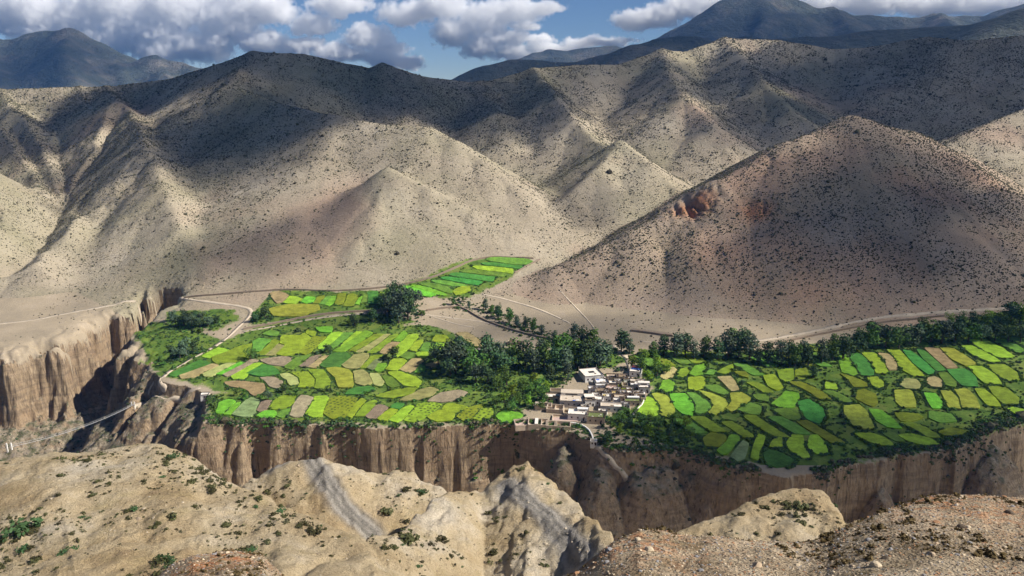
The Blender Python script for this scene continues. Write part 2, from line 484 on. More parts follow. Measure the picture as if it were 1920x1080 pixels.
def hit(x, y, ymin=300.0, ymax=3000.0):
    """where the line of sight through a pixel of the photograph first meets the ground beyond ymin"""
    d = ray(x, y)
    fj = float(np.clip(np.interp(d[0] / d[1], UC, np.arange(NC)), 0, NC - 1.001)); j = int(fj); b = fj - j
    h = GH[:, j] * (1 - b) + GH[:, j + 1] * b
    s = h - (CAM_Z + ROWS * d[2] / d[1])
    lo = int(np.searchsorted(ROWS, ymin))
    idx = np.nonzero((s[lo + 1:] >= 0) & (s[lo:-1] < 0))[0]
    if len(idx) == 0:
        Y = ymax
    else:
        i = lo + int(idx[0]); t = s[i] / (s[i] - s[i + 1]); Y = ROWS[i] + t * (ROWS[i + 1] - ROWS[i])
    return np.array([d[0] / d[1] * Y, Y, CAM_Z + Y * d[2] / d[1]])
# ------------------------------------------------------------------ terrain meshes and their materials
def earth(name, stops, sc, green=None, pink=None, bump=0.6, fine=1.4, fleck=None):
    t = NT(name)
    f = t.noise(sc, 6, 0.62)
    c = t.ramp(f, stops)
    if green:
        g = t.ramp(t.noise(sc * 0.45, 4, 0.6), [(0.46, 0.0), (0.66, 1.0)])
        c = t.mix(t.math('MULTIPLY', g, green[0]), c, green[1])
    if pink:
        g = t.ramp(t.noise(sc * 0.33, 3, 0.6, stretch=(1.3, 1.0, 1.7)), [(0.54, 0.0), (0.7, 1.0)])
        c = t.mix(t.math('MULTIPLY', g, pink[0]), c, pink[1])
    ff = t.noise(fine, 5, 0.7)
    c = t.mix(0.55, c, t.ramp(ff, [(0.25, 0.42), (0.5, 0.5), (0.75, 0.62)]), 'OVERLAY')
    if fleck:
        v = t.ramp(t.voro(fleck[0]), [(0.16, 1.0), (0.30, 0.0)])
        v = t.math('MULTIPLY', v, t.ramp(t.noise(fleck[0] * 0.12, 2), [(0.35, 0.0), (0.6, fleck[1])]))
        c = t.mix(v, c, fleck[2])
    t.color(c)
    t.bump(ff, bump)
    return t

M = {}
t = earth('hillside_soil', [(0.25, (0.24, 0.20, 0.145)), (0.5, (0.36, 0.305, 0.225)), (0.75, (0.46, 0.395, 0.30))], 0.011,
          (0.55, (0.24, 0.23, 0.13)), (0.5, (0.36, 0.23, 0.17)), 1.2, 0.25, (0.32, 0.75, (0.115, 0.10, 0.065)))
M['hill'] = t.m
t = earth('conical_hill_soil', [(0.25, (0.25, 0.19, 0.14)), (0.5, (0.35, 0.27, 0.20)), (0.75, (0.42, 0.33, 0.25))], 0.014,
          (0.35, (0.25, 0.22, 0.13)), (0.7, (0.36, 0.22, 0.15)), 0.8, 0.4, (0.42, 0.7, (0.12, 0.10, 0.065)))
scar = t.attr('scar')
sc_col = t.ramp(t.noise(0.25, 4, stretch=(1, 0.4, 0.5)), [(0.3, (0.22, 0.10, 0.06)), (0.7, (0.42, 0.22, 0.12))])
old = t.b.inputs['Base Color'].links[0].from_socket
t.color(t.mix(scar, old, sc_col))
M['cone'] = t.m
t = earth('valley_soil', [(0.3, (0.30, 0.25, 0.18)), (0.55, (0.38, 0.31, 0.22)), (0.8, (0.45, 0.37, 0.28))], 0.03, None, None, 0.4, 0.7)
gr = t.attr('green')
gc = t.ramp(t.noise(0.09, 6, 0.7), [(0.3, (0.045, 0.085, 0.018)), (0.48, (0.10, 0.175, 0.030)), (0.6, (0.17, 0.235, 0.045)), (0.75, (0.24, 0.27, 0.08))])
cell = t.sep(t.voro(0.075, out='Color'))[0]
gc = t.mix(t.ramp(cell, [(0.0, 0.0), (0.45, 0.0), (0.5, 0.75), (1.0, 0.75)]), gc, t.ramp(cell, [(0.5, (0.075, 0.14, 0.022)), (0.75, (0.13, 0.19, 0.03)), (1.0, (0.17, 0.20, 0.05))]))
gm = t.math('ADD', gr, t.math('MULTIPLY', t.math('SUBTRACT', t.noise(0.12, 5, 0.7), 0.5), 1.1))
gm = t.ramp(gm, [(0.42, 0.0), (0.58, 1.0)])
old = t.b.inputs['Base Color'].links[0].from_socket
t.color(t.mix(gm, old, gc))
M['valley'] = t.m
# gorge walls: conglomerate with vertical streaks and horizontal beds
t = NT('gorge_rock')
z = t.sep()[2]
f1 = t.noise(0.5, 6, 0.68, stretch=(1, 1, 0.35))
f2 = t.noise(0.05, 4, 0.6)
f3 = t.noise(1.0, 4, 0.6, stretch=(0.04, 0.04, 0.35))
c = t.ramp(f1, [(0.3, (0.19, 0.14, 0.085)), (0.52, (0.38, 0.285, 0.185)), (0.75, (0.50, 0.395, 0.27))])
c = t.mix(t.ramp(f2, [(0.4, 0.0), (0.7, 0.7)]), c, (0.33, 0.225, 0.14))
c = t.mix(t.ramp(f3, [(0.46, 0.0), (0.62, 0.6)]), c, (0.20, 0.15, 0.105))
crk = t.noise(0.42, 4, 0.6, stretch=(1, 1, 0.07))
c = t.mix(t.ramp(crk, [(0.58, 0.0), (0.66, 0.8)]), c, (0.10, 0.072, 0.05))
sl = t.ramp(t.slope(), [(0.62, 0.0), (0.85, 1.0)])
veg = t.math('MULTIPLY', sl, t.ramp(t.noise(0.16, 5, 0.7), [(0.45, 0.0), (0.58, 0.8)]))
c = t.mix(sl, c, t.ramp(t.noise(0.4, 5), [(0.3, (0.27, 0.22, 0.16)), (0.7, (0.42, 0.35, 0.26))]))
c = t.mix(veg, c, (0.07, 0.085, 0.035))
t.color(c)
t.bump(f1, 1.6); t.bump(crk, 1.5); t.bump(t.noise(1.6, 4, 0.7), 0.5)
M['gorge'] = t.m
# pale mounds of the foreground
t = NT('pale_mound_soil')
f = t.noise(0.06, 6, 0.65)
c = t.ramp(f, [(0.25, (0.28, 0.195, 0.11)), (0.38, (0.46, 0.345, 0.20)), (0.52, (0.58, 0.465, 0.30)), (0.68, (0.66, 0.57, 0.44))])
c = t.mix(t.ramp(t.noise(0.16, 5, 0.7), [(0.52, 0.0), (0.72, 0.55)]), c, (0.36, 0.29, 0.14))
c = t.mix(t.ramp(t.noise(0.45, 6, 0.75), [(0.56, 0.0), (0.72, 0.55)]), c, (0.24, 0.18, 0.115))
wash = t.attr('wash')
band = t.noise(0.35, 4, 0.6)
wv = t.math('MULTIPLY', t.math('ADD', t.attr('washd'), t.math('MULTIPLY', band, 1.6)), 3.0)
wf = t.math('SINE', wv)
wc = t.mix(t.math('MULTIPLY_ADD', wf, 0.5) if False else t.math('ADD', t.math('MULTIPLY', wf, 0.5), 0.5), (0.25, 0.23, 0.20), (0.43, 0.39, 0.34))
c = t.mix(wash, c, wc)
ff = t.noise(2.5, 5, 0.7)
c = t.mix(0.6, c, t.ramp(ff, [(0.25, 0.36), (0.5, 0.5), (0.75, 0.62)]), 'OVERLAY')
t.color(c); t.bump(t.noise(0.5, 6, 0.75), 1.3); t.bump(ff, 0.35)
M['mound'] = t.m
# gravel ledge at the camera
t = NT('gravel_ledge')
f = t.noise(0.9, 6, 0.7)
c = t.ramp(f, [(0.28, (0.14, 0.105, 0.065)), (0.42, (0.29, 0.225, 0.15)), (0.56, (0.46, 0.37, 0.26)), (0.74, (0.62, 0.53, 0.40))])
v = t.sep(t.voro(30, out='Color'))[0]; vd = t.voro(30)
c = t.mix(0.55, c, t.ramp(v, [(0.0, 0.30), (1.0, 0.68)]), 'OVERLAY')
lich = t.attr('lichen')
lm = t.math('MULTIPLY', lich, t.ramp(t.noise(5, 5, 0.75), [(0.46, 0.0), (0.56, 1.0)]))
c = t.mix(lm, c, t.ramp(t.noise(9, 4), [(0.35, (0.40, 0.14, 0.06)), (0.6, (0.55, 0.28, 0.13))]))
c = t.mix(t.math('MULTIPLY', t.ramp(t.noise(1.7, 5, 0.7), [(0.52, 0.0), (0.68, 0.7)]), 1.0), c, (0.16, 0.12, 0.06))
t.color(c); t.bump(vd, 0.03); t.bump(t.noise(7, 5, 0.7), 0.10)
M['ledge'] = t.m

vid = np.arange(NR * NC).reshape(NR, NC)
quads = np.stack([vid[:-1, :-1], vid[:-1, 1:], vid[1:, 1:], vid[1:, :-1]], -1).reshape(-1, 4)
V = np.stack([GX.ravel(), GY.ravel(), GH.ravel()], -1)
# open-ground greenness: inside the cultivated belts
GREEN_PX = [
    [(240, 640), (340, 610), (420, 640), (480, 612), (700, 612), (830, 600), (880, 640), (1000, 660), (1100, 650), (1200, 655), (1300, 660), (1420, 660), (1560, 640), (1680, 615), (1800, 600), (1960, 580),
     (2100, 600), (2100, 780), (1900, 800), (1830, 835), (1650, 860), (1480, 886), (1330, 850), (1180, 820), (1130, 800), (950, 800), (400, 795), (380, 760), (420, 735), (300, 705)],
    [(470, 590), (510, 545), (700, 545), (790, 520), (890, 482), (1000, 482), (960, 520), (880, 560), (800, 580), (700, 580), (560, 600), (470, 610)],
    [(310, 585), (440, 580), (450, 600), (400, 620), (310, 612)], [(430, 650), (480, 612), (560, 600), (700, 584), (790, 590), (850, 605), (700, 620), (480, 640)], [(260, 680), (330, 650), (420, 660), (320, 700)]]
green = np.zeros(NR * NC, np.float32)
sel = (GY.ravel() > 380) & (GY.ravel() < 900)
for pp in GREEN_PX:
    poly = [tuple(hit(*p)[:2]) for p in pp]
    ins = inside(V[sel, 0], V[sel, 1], poly)
    dd = seg_dist(V[sel, 0], V[sel, 1], poly + poly[:1])
    GK.ravel()[np.nonzero(sel)[0][ins & np.isin(GK.ravel()[sel], (2, 3))]] = 1
    green[sel] = np.maximum(green[sel], 0.5 + np.where(ins, 1, -1) * np.clip(dd / 10, 0, 1) * 0.5)
dry = [(on_plat(790, 590), 24), (on_plat(850, 600), 26), (on_plat(930, 612), 24), (on_plat(985, 630), 16), (on_plat(1060, 780), 26), (on_plat(1120, 740), 22), (on_plat(1140, 720), 26), (on_plat(1165, 735), 20), (on_plat(1040, 795), 18), (on_plat(1175, 665), 10), (on_plat(1180, 690), 8)]
for (c0, r0) in dry:
    green[sel] -= 0.9 * np.exp(-(((V[sel, 0] - c0[0]) / r0) ** 2 + ((V[sel, 1] - c0[1]) / (r0 * 1.1)) ** 2)).astype(np.float32)
fk = GK[:-1, :-1].ravel()
def part_mesh(name, mask, mat, attrs=()):
    q = quads[mask]
    used, inv = np.unique(q, return_inverse=True)
    me = mesh_np(name, V[used], inv.reshape(-1, 4), mat, True)
    for (an, arr) in attrs:
        a = me.attributes.new(an, 'FLOAT', 'POINT'); a.data.foreach_set('value', arr[used].astype(np.float32))
    o = new_obj(name, me); o['kind'] = 'structure'
    return o
scar = np.zeros(NR * NC, np.float32)
for (px, py, Yd, rad) in ((1300, 385, 762, 26), (1415, 440, 735, 17)):
    p = at(px, py, Yd)
    scar = np.maximum(scar, np.exp(-(((V[:, 0] - p[0]) / rad) ** 2 + ((V[:, 1] - p[1]) / (rad * .9)) ** 2)) * 1.5 + 0.35 * fbm(V[:, 0], V[:, 1], 9, 3, 91) - 0.25)
scar = np.clip(scar, 0, 1)
WASH = [hit(x, y, 40)[:2] for (x, y) in ((520, 872), (560, 858), (585, 862), (600, 885), (618, 915), (640, 945), (665, 970), (695, 998))]
WASH2 = [hit(x, y, 40)[:2] for (x, y) in ((950, 905), (975, 925), (1010, 955), (1040, 985), (1070, 1020), (1090, 1050))]
wd = np.minimum(seg_dist(V[:, 0], V[:, 1], WASH), seg_dist(V[:, 0], V[:, 1], WASH2))
wash = (1 - sstep(1.6, 4.2, wd + 0.8 * fbm(V[:, 0], V[:, 1], 5, 3, 92))).astype(np.float32)
lich = np.zeros(NR * NC, np.float32)
nl = GY.ravel() < 14
for (px, py, r0, s0) in ((430, 1036, 0.55, 1.0), (370, 1056, 0.4, 1.0), (1170, 1008, 0.7, .8), (1230, 992, 0.7, .6), (1760, 930, 1.2, .9), (1690, 946, 0.6, .7), (1900, 935, 1.0, .5)):
    p = hit(px, py + 5, 3.0, 9)
    lich[nl] = np.maximum(lich[nl], s0 * np.exp(-(((V[nl, 0] - p[0]) / r0) ** 2 + ((V[nl, 1] - p[1]) / (r0 * 1.2)) ** 2)))
part_mesh('valley_ground', (fk == 1), M['valley'], [('green', green)])
part_mesh('hills', (fk == 2), M['hill'])
part_mesh('conical_hill', (fk == 3), M['cone'], [('scar', scar)])
part_mesh('gorge_cliffs', (fk == 4) | (fk == 0), M['gorge'])
part_mesh('foreground_mounds', (fk == 5), M['mound'], [('wash', wash), ('washd', np.clip(wd, 0, 8))])
part_mesh('foreground_ledge', (fk == 6), M['ledge'], [('lichen', lich)])
# ------------------------------------------------------------------ far mountains
t = NT('mountain_rock')
f = t.noise(0.004, 7, 0.65)
c = t.ramp(f, [(0.3, (0.045, 0.058, 0.050)), (0.5, (0.075, 0.085, 0.072)), (0.62, (0.13, 0.125, 0.105)), (0.75, (0.30, 0.27, 0.23))])
t.color(c); t.bump(t.noise(0.006, 7, 0.7), 70)
M['mountain'] = t.m

def range_mesh(name, crest, s, y0, y1, x0, x1, nx, ny, amp, seed, base=-50, spurs=()):
    xs = np.linspace(x0, x1, nx); ys = np.linspace(y0, y1, ny)
    Yg, Xg = np.meshgrid(ys, xs, indexing='ij')
    wx = amp * 0.8 * fbm(Xg, Yg, 900, 3, seed); wy = amp * 0.8 * fbm(Xg, Yg, 900, 3, seed + 1)
    h = ridge(Xg + wx, Yg + wy, crest, s, 40)
    for sp in spurs: h = smax(h, ridge(Xg + wx, Yg + wy, sp, s * 1.15, 20), 40)
    h = h - amp * np.maximum(0, ridged(Xg, Yg, 620, 5, seed + 2)) - amp * 0.25 * fbm(Xg, Yg, 160, 4, seed + 5)
    h = np.maximum(h, base)
    v = np.stack([Xg.ravel(), Yg.ravel(), h.ravel()], -1)
    q = np.arange(nx * ny).reshape(ny, nx)
    f = np.stack([q[:-1, :-1], q[:-1, 1:], q[1:, 1:], q[1:, :-1]], -1).reshape(-1, 4)
    o = new_obj(name, mesh_np(name, v, f, M['mountain'], True)); o['kind'] = 'structure'
    return o

range_mesh('mountains', R((-900, 40, 5200), (-200, 52, 5000), (-50, 62, 4900), (20, 66, 4900), (75, 56, 4900), (130, 58, 4800), (170, 70, 4800), (200, 92, 4800), (245, 108, 4700), (285, 96, 4700), (350, 115, 4600), (430, 130, 4500), (600, 150, 4500)),
           0.55, 3300, 5800, -5200, -900, 200, 130, 60, 201,
           spurs=[R((-50, 40, 4900), (-20, 110, 4300), (0, 160, 3900)), R((130, 50, 4800), (120, 100, 4300), (135, 150, 3900)), R((285, 96, 4700), (310, 130, 4300), (330, 160, 4000)), R((200, 92, 4800), (225, 130, 4400), (235, 160, 4100))])
range_mesh('mountains', R((1050, 128, 5200), (1150, 108, 5400), (1200, 92, 5500), (1245, 66, 5500), (1290, 38, 5500), (1340, 10, 5500), (1375, -14, 5500), (1430, -20, 5500), (1480, -6, 5500), (1530, 14, 5400), (1600, 22, 5400), (1680, 26, 5300), (1760, 26, 5300), (1850, 24, 5200), (1930, 6, 5000), (2600, -60, 5000)),
           0.55, 3600, 6200, 200, 6500, 260, 120, 55, 301,
           spurs=[R((1430, -20, 5500), (1420, 40, 4900), (1400, 90, 4500)), R((1560, 6, 5400), (1600, 50, 4900), (1630, 80, 4500)), R((1750, 16, 5300), (1780, 45, 4800), (1800, 70, 4500))])
range_mesh('dark_hills', R((800, 160, 2700), (865, 146, 2700), (910, 122, 2750), (955, 112, 2800), (1010, 112, 2800), (1080, 112, 2800), (1150, 100, 2800), (1190, 84, 2800), (1240, 68, 2850), (1300, 62, 2850), (1340, 70, 2850), (1400, 66, 2850), (1450, 72, 2850), (1520, 66, 2800),
             (1600, 60, 2800), (1680, 52, 2750), (1760, 46, 2700), (1830, 42, 2600), (1880, 30, 2500), (1930, 14, 2400), (2400, -20, 2400)),
           0.5, 1900, 3300, -500, 3200, 240, 90, 26, 401)
range_mesh('distant_hills', R((940, 130, 6500), (985, 108, 6500), (1030, 88, 6500), (1060, 96, 6500), (1100, 90, 6500), (1150, 84, 6500), (1220, 100, 6500), (1400, 110, 6500)), 0.4, 5900, 7000, -300, 2300, 90, 40, 40, 501)
# ------------------------------------------------------------------ clouds
def cloud_volume(name, label, Yd, blobs, depth, density, voxel, scale, seed, aniso=0.0):
    """blobs: pixel centre, pixel half sizes; a cloud of real depth built at distance Yd"""
    px = Yd / FPX
    pts = [(at(cx, cy, Yd), rx * px, ry * px) for (cx, cy, rx, ry) in blobs]
    lo = np.min([p - np.array([rx, depth, ry]) * 1.35 for p, rx, ry in pts], 0)
    hi = np.max([p + np.array([rx, depth, ry]) * 1.35 for p, rx, ry in pts], 0)
    mt = bpy.data.materials.new(name + '_vapour'); mt.use_nodes = True
    nt = mt.node_tree; nt.nodes.clear()
    out = nt.nodes.new('ShaderNodeOutputMaterial'); pv = nt.nodes.new('ShaderNodeVolumePrincipled')
    pv.inputs['Color'].default_value = (1, 1, 1, 1); pv.inputs['Density'].default_value = density
    pv.inputs['Anisotropy'].default_value = aniso
    nt.links.new(pv.outputs[0], out.inputs['Volume'])
    ng = bpy.data.node_groups.new(name, 'GeometryNodeTree')
    ng.interface.new_socket('Geometry', in_out='INPUT', socket_type='NodeSocketGeometry')
    ng.interface.new_socket('Geometry', in_out='OUTPUT', socket_type='NodeSocketGeometry')
    N, L = ng.nodes, ng.links
    go = N.new('NodeGroupOutput'); pos = N.new('GeometryNodeInputPosition').outputs[0]
    def vm(op, a, b):
        n = N.new('ShaderNodeVectorMath'); n.operation = op
        for i, v in enumerate((a, b)):
            if v is None: continue
            if isinstance(v, tuple): n.inputs[i].default_value = v
            else: L.new(v, n.inputs[i])
        return n
    def fm(op, a, b=None, c=None):
        n = N.new('ShaderNodeMath'); n.operation = op
        for i, v in enumerate((a, b, c)):
            if v is None: continue
            if isinstance(v, (int, float)): n.inputs[i].default_value = v
            else: L.new(v, n.inputs[i])
        return n.outputs[0]
    def nz(sc, det, vec, col=False):
        n = N.new('ShaderNodeTexNoise'); n.inputs['Scale'].default_value = sc; n.inputs['Detail'].default_value = det
        n.inputs['Roughness'].default_value = 0.58
        L.new(vec, n.inputs['Vector'])
        return n.outputs['Color' if col else 'Fac']
    off = vm('ADD', pos, (seed * 911.0, seed * 337.0, 0)).outputs[0]
    w = vm('SUBTRACT', nz(1.2 / scale, 3, off, True), (0.5, 0.5, 0.5)).outputs[0]
    ws = N.new('ShaderNodeVectorMath'); ws.operation = 'SCALE'; L.new(w, ws.inputs[0]); ws.inputs['Scale'].default_value = scale * 0.9
    pw = vm('ADD', pos, ws.outputs[0]).outputs[0]
    acc = None
    for (p, rx, ry) in pts:
        q = vm('SUBTRACT', pw, tuple(p)).outputs[0]
        q = vm('MULTIPLY', q, (1 / rx, 1 / depth, 1 / ry))
        r = vm('LENGTH', q.outputs[0], None).outputs['Value']
        v = fm('SUBTRACT', 1.0, r)
        if acc is None: acc = v
        else:
            n = N.new('ShaderNodeMath'); n.operation = 'SMOOTH_MAX'; L.new(acc, n.inputs[0]); L.new(v, n.inputs[1]); n.inputs[2].default_value = 0.15
            acc = n.outputs[0]
    big = fm('ABSOLUTE', fm('SUBTRACT', nz(2.2 / scale, 2, off), 0.5))
    n2 = fm('SUBTRACT', nz(5.0 / scale, 5, off), 0.5)
    d = fm('ADD', acc, fm('ADD', fm('MULTIPLY', n2, 1.5), fm('MULTIPLY_ADD', big, -1.6, 0.14)))
    n = N.new('ShaderNodeMapRange'); n.inputs['From Min'].default_value = 0.08; n.inputs['From Max'].default_value = 0.24
    L.new(d, n.inputs['Value'])
    vc = N.new('GeometryNodeVolumeCube')
    L.new(n.outputs[0], vc.inputs['Density'])
    vc.inputs['Min'].default_value = tuple(lo); vc.inputs['Max'].default_value = tuple(hi)
    res = [max(8, int((hi[i] - lo[i]) / voxel)) for i in range(3)]
    vc.inputs['Resolution X'].default_value = res[0]; vc.inputs['Resolution Y'].default_value = res[1]; vc.inputs['Resolution Z'].default_value = res[2]
    sm = N.new('GeometryNodeSetMaterial'); sm.inputs['Material'].default_value = mt
    L.new(vc.outputs[0], sm.inputs[0]); L.new(sm.outputs[0], go.inputs[0])
    me = bpy.data.meshes.new(name); me.materials.append(mt)
    o = new_obj(name, me)
    md = o.modifiers.new('vapour', 'NODES'); md.node_group = ng
    tag(o, label, 'cloud', 'clouds over the mountains', 'stuff')
    return o

cloud_volume('cloud_bank', 'great grey and white cumulus bank over the left-hand mountains', 20000.0,
             [(-60, 25, 110, 50), (40, 14, 100, 40), (115, 36, 85, 42), (200, 22, 100, 48), (270, 58, 85, 48), (330, 18, 80, 40), (380, 82, 60, 34), (425, 36, 70, 48), (480, 8, 60, 24), (90, 66, 70, 22), (190, 76, 60, 26), (300, 96, 60, 22)],
             520.0, 0.0065, 36.0, 800.0, 1)
cloud_volume('cloud_bank', 'broken white cumulus heaps above the peaked skyline', 19000.0,
             [(490, 78, 50, 20), (500, 20, 60, 22), (560, 88, 50, 18), (590, 48, 45, 20), (640, 100, 55, 16), (690, 70, 50, 22), (720, 110, 45, 14), (760, 118, 36, 9), (640, 10, 60, 18), (760, 26, 48, 22), (725, 92, 40, 16)],
             480.0, 0.0070, 34.0, 700.0, 5)
cloud_volume('cloud_bank', 'tall white cumulus beside the blue gap in the sky', 18500.0,
             [(830, 14, 55, 24), (850, 60, 40, 24), (905, 38, 55, 32), (900, 88, 38, 22), (960, 20, 60, 20), (950, 72, 40, 18), (1015, 15, 45, 9), (985, 48, 30, 7), (960, 102, 40, 12), (1040, 92, 60, 9), (1120, 78, 70, 8), (1010, 75, 40, 8)],
             480.0, 0.0070, 34.0, 650.0, 6)
cloud_volume('cloud', 'flat white cloud with a grey underside above the right mountain', 18000.0,
             [(1190, 38, 42, 15), (1235, 28, 46, 20), (1285, 14, 46, 20), (1330, 4, 46, 16)], 420.0, 0.008, 32.0, 600.0, 2)
cloud_volume('cloud', 'long white cloud strip capping the great dark mountain', 18000.0,
             [(1550, 2, 60, 20), (1640, 6, 80, 22), (1740, 8, 90, 22), (1840, 6, 80, 22), (1930, -4, 80, 22)], 420.0, 0.008, 34.0, 700.0, 3)
# clouds overhead, out of frame: their shadows lie in patches over the hills
mt = bpy.data.materials.new('overhead_cloud_vapour'); mt.use_nodes = True
mt.node_tree.nodes.clear()
out = mt.node_tree.nodes.new('ShaderNodeOutputMaterial'); pv = mt.node_tree.nodes.new('ShaderNodeVolumeScatter')
pv.inputs['Color'].default_value = (1, 1, 1, 1); pv.inputs['Density'].default_value = 0.01
mt.node_tree.links.new(pv.outputs[0], out.inputs['Volume'])
def overhead(px, py, rx, ry, tau, zc=1300.0, near=300.0):
    p = hit(px, py, near, 1400) if near < 1000 else at(px, py, near + 900)
    k = (zc - p[2]) / SUN[2]
    c0 = p + SUN * k
    bm = bmesh.new(); bmesh.ops.create_icosphere(bm, subdivisions=5, radius=1.0)
    v = np.array([list(q.co) for q in bm.verts])
    a = np.arctan2(v[:, 1], v[:, 0]); sd = int(px + py)
    k1 = 1 + 0.55 * fbm(v[:, 0] * 2 + sd, v[:, 1] * 2 + v[:, 2], 1.0, 4, sd)
    th = tau / 0.01 * SUN[2] / 2
    for q, kk in zip(bm.verts, k1):
        q.co = (q.co.x * rx * kk, q.co.y * ry * kk, q.co.z * th * kk)
    me = bpy.data.meshes.new('overhead_cloud'); bm.to_mesh(me); bm.free(); me.materials.append(mt)
    o = new_obj('overhead_cloud', me, loc=tuple(c0)); o['kind'] = 'stuff'
    return o
for a in [(1450, 40, 1300, 900, 1.6, 1700.0, 3700.0), (60, 90, 700, 600, 1.0, 1700.0, 3300.0), (1200, 80, 900, 500, 1.8, 1300.0, 1950.0), (1700, 60, 700, 500, 1.8, 1300.0, 1950.0), (400, 290, 80, 100, 3.0), (440, 200, 90, 100, 2.0), (520, 215, 120, 90, 2.6), (290, 165, 130, 100, 3.0), (60, 250, 120, 150, 1.9), (160, 320, 55, 70, 1.2), (600, 130, 190, 120, 4.2), (800, 170, 200, 120, 4.2),
          (950, 220, 110, 110, 1.8), (1130, 150, 130, 120, 1.5), (1340, 165, 140, 150, 2.0), (1480, 230, 130, 120, 2.2), (1560, 130, 150, 150, 3.0), (1760, 150, 220, 220, 2.8), (1670, 330, 130, 110, 2.0), (1830, 470, 150, 130, 1.6), (1530, 470, 120, 90, 1.2),
          (1480, 800, 110, 60, 0.4), (1750, 740, 150, 80, 0.45), (1650, 900, 200, 70, 2.0), (1330, 900, 80, 25, 1.0), (430, 470, 45, 60, 0.7), (560, 450, 45, 80, 0.8), (620, 600, 40, 24, 0.5), (1080, 620, 120, 40, 0.7), (1090, 380, 50, 60, 0.8)]:
    overhead(*a)

# ------------------------------------------------------------------ air
mt = bpy.data.materials.new('haze'); mt.use_nodes = True
mt.node_tree.nodes.clear()
out = mt.node_tree.nodes.new('ShaderNodeOutputMaterial'); pv = mt.node_tree.nodes.new('ShaderNodeVolumePrincipled')
pv.inputs['Color'].default_value = (0.13, 0.38, 1.0, 1); pv.inputs['Density'].default_value = 3.8e-5
mt.node_tree.links.new(pv.outputs[0], out.inputs['Volume'])
bm = bmesh.new(); bmesh.ops.create_cube(bm, size=1.0)
for v in bm.verts: v.co = (v.co.x * 16000, 3500 + v.co.y * 7400, 470 + v.co.z * 1140)
me = bpy.data.meshes.new('haze'); bm.to_mesh(me); bm.free(); me.materials.append(mt)
o = new_obj('haze', me); o['kind'] = 'stuff'
# ------------------------------------------------------------------ roads, paths and field walls
t = NT('dirt_track')
t.color(t.ramp(t.noise(0.5, 5), [(0.3, (0.40, 0.33, 0.25)), (0.7, (0.58, 0.49, 0.38))])); M['track'] = t.m
t = NT('field_stone_wall')
t.color(t.ramp(t.noise(1.2, 5, 0.7), [(0.3, (0.20, 0.15, 0.11)), (0.7, (0.40, 0.32, 0.24))])); t.bump(t.noise(2.0, 4), 0.3); M['drystone'] = t.m

def smooth_line(pts, step):
    P = [np.array(p[:2], float) for p in pts]
    for _ in range(2):
        Q = [P[0]]
        for a, b in zip(P[:-1], P[1:]): Q += [a * .75 + b * .25, a * .25 + b * .75]
        P = Q + [P[-1]]
    out = [P[0]]
    for a, b in zip(P[:-1], P[1:]):
        n = max(1, int(np.linalg.norm(b - a) / step))
        out += [a + (b - a) * k / n for k in range(1, n + 1)]
    return np.array(out)

def ribbon(pts, half, lift, drop, jitter=0.0, seed=0):
    """a strip along the ground with its own thickness"""
    P = smooth_line(pts, 2.5)
    T = np.gradient(P, axis=0); T /= np.linalg.norm(T, axis=1)[:, None] + 1e-9
    Nn = np.stack([-T[:, 1], T[:, 0]], -1)
    wv = half * (1 + jitter * fbm(np.arange(len(P)) * 0.35, np.zeros(len(P)), 1, 3, seed))
    L_ = P + Nn * wv[:, None]; R_ = P - Nn * wv[:, None]
    zl = ground(L_[:, 0], L_[:, 1]); zr = ground(R_[:, 0], R_[:, 1]); zc = ground(P[:, 0], P[:, 1])
    top = np.maximum(zc, (zl + zr) / 2) + lift * (1 + 0.25 * jitter * fbm(np.arange(len(P)) * 0.6, np.ones(len(P)), 1, 2, seed + 5))
    n = len(P)
    zt = np.maximum(np.stack([zl, zr], 0) + lift * 0.5, top[None] - 0.3) if lift < 1 else np.stack([top, top], 0)
    v = np.concatenate([np.c_[L_, zl - drop], np.c_[L_, zt[0]], np.c_[R_, zt[1]], np.c_[R_, zr - drop]])
    i = np.arange(n - 1)
    f = np.concatenate([np.stack([i + a * n, i + b * n, i + 1 + b * n, i + 1 + a * n], -1) for a, b in ((1, 0), (2, 1), (3, 2))])
    f = np.concatenate([f, [[0, n, 2 * n, 3 * n], [n - 1, 4 * n - 1, 3 * n - 1, 2 * n - 1]]])
    return v, f

ROAD_LINES = []
def path(name, px, half):
    ROAD_LINES.append([tuple(hit(*p)[:2]) for p in px])
    v, f = ribbon([hit(*p) for p in px], half, 0.28, 0.6, 0.5, len(px))
    o = new_obj(name, mesh_np(name, v, f, M['track'], True)); o['kind'] = 'structure'

path('dirt_road', [(-150, 622), (0, 607), (60, 601), (120, 588), (200, 574), (280, 560), (315, 556), (345, 564), (400, 568), (450, 574), (474, 581), (464, 598), (446, 613), (430, 630), (408, 646), (380, 662), (350, 678), (322, 693), (306, 707)], 1.5)
path('footpath', [(306, 707), (298, 716), (302, 724), (312, 730)], 0.9)
path('footpath', [(288, 716), (281, 728), (279, 741)], 0.7)
path('dirt_lane', [(455, 622), (520, 611), (600, 595), (680, 588), (740, 586), (800, 590), (850, 597), (900, 602), (935, 612), (980, 625), (1030, 636)], 1.1)
path('footpath', [(800, 590), (830, 600), (860, 609), (890, 614)], 0.7)
path('footpath', [(905, 552), (950, 561), (1000, 576), (1040, 592), (1068, 606)], 1.1)
path('dirt_road', [(2100, 572), (1920, 577), (1840, 583), (1700, 590), (1620, 600), (1560, 613), (1480, 629), (1400, 642), (1300, 648), (1200, 640)], 1.9)
path('village_lane', [(1150, 648), (1165, 660), (1178, 676), (1182, 692), (1176, 706)], 2.2)
path('footpath', [(1050, 545), (1085, 580), (1110, 608), (1120, 630)], 0.7)

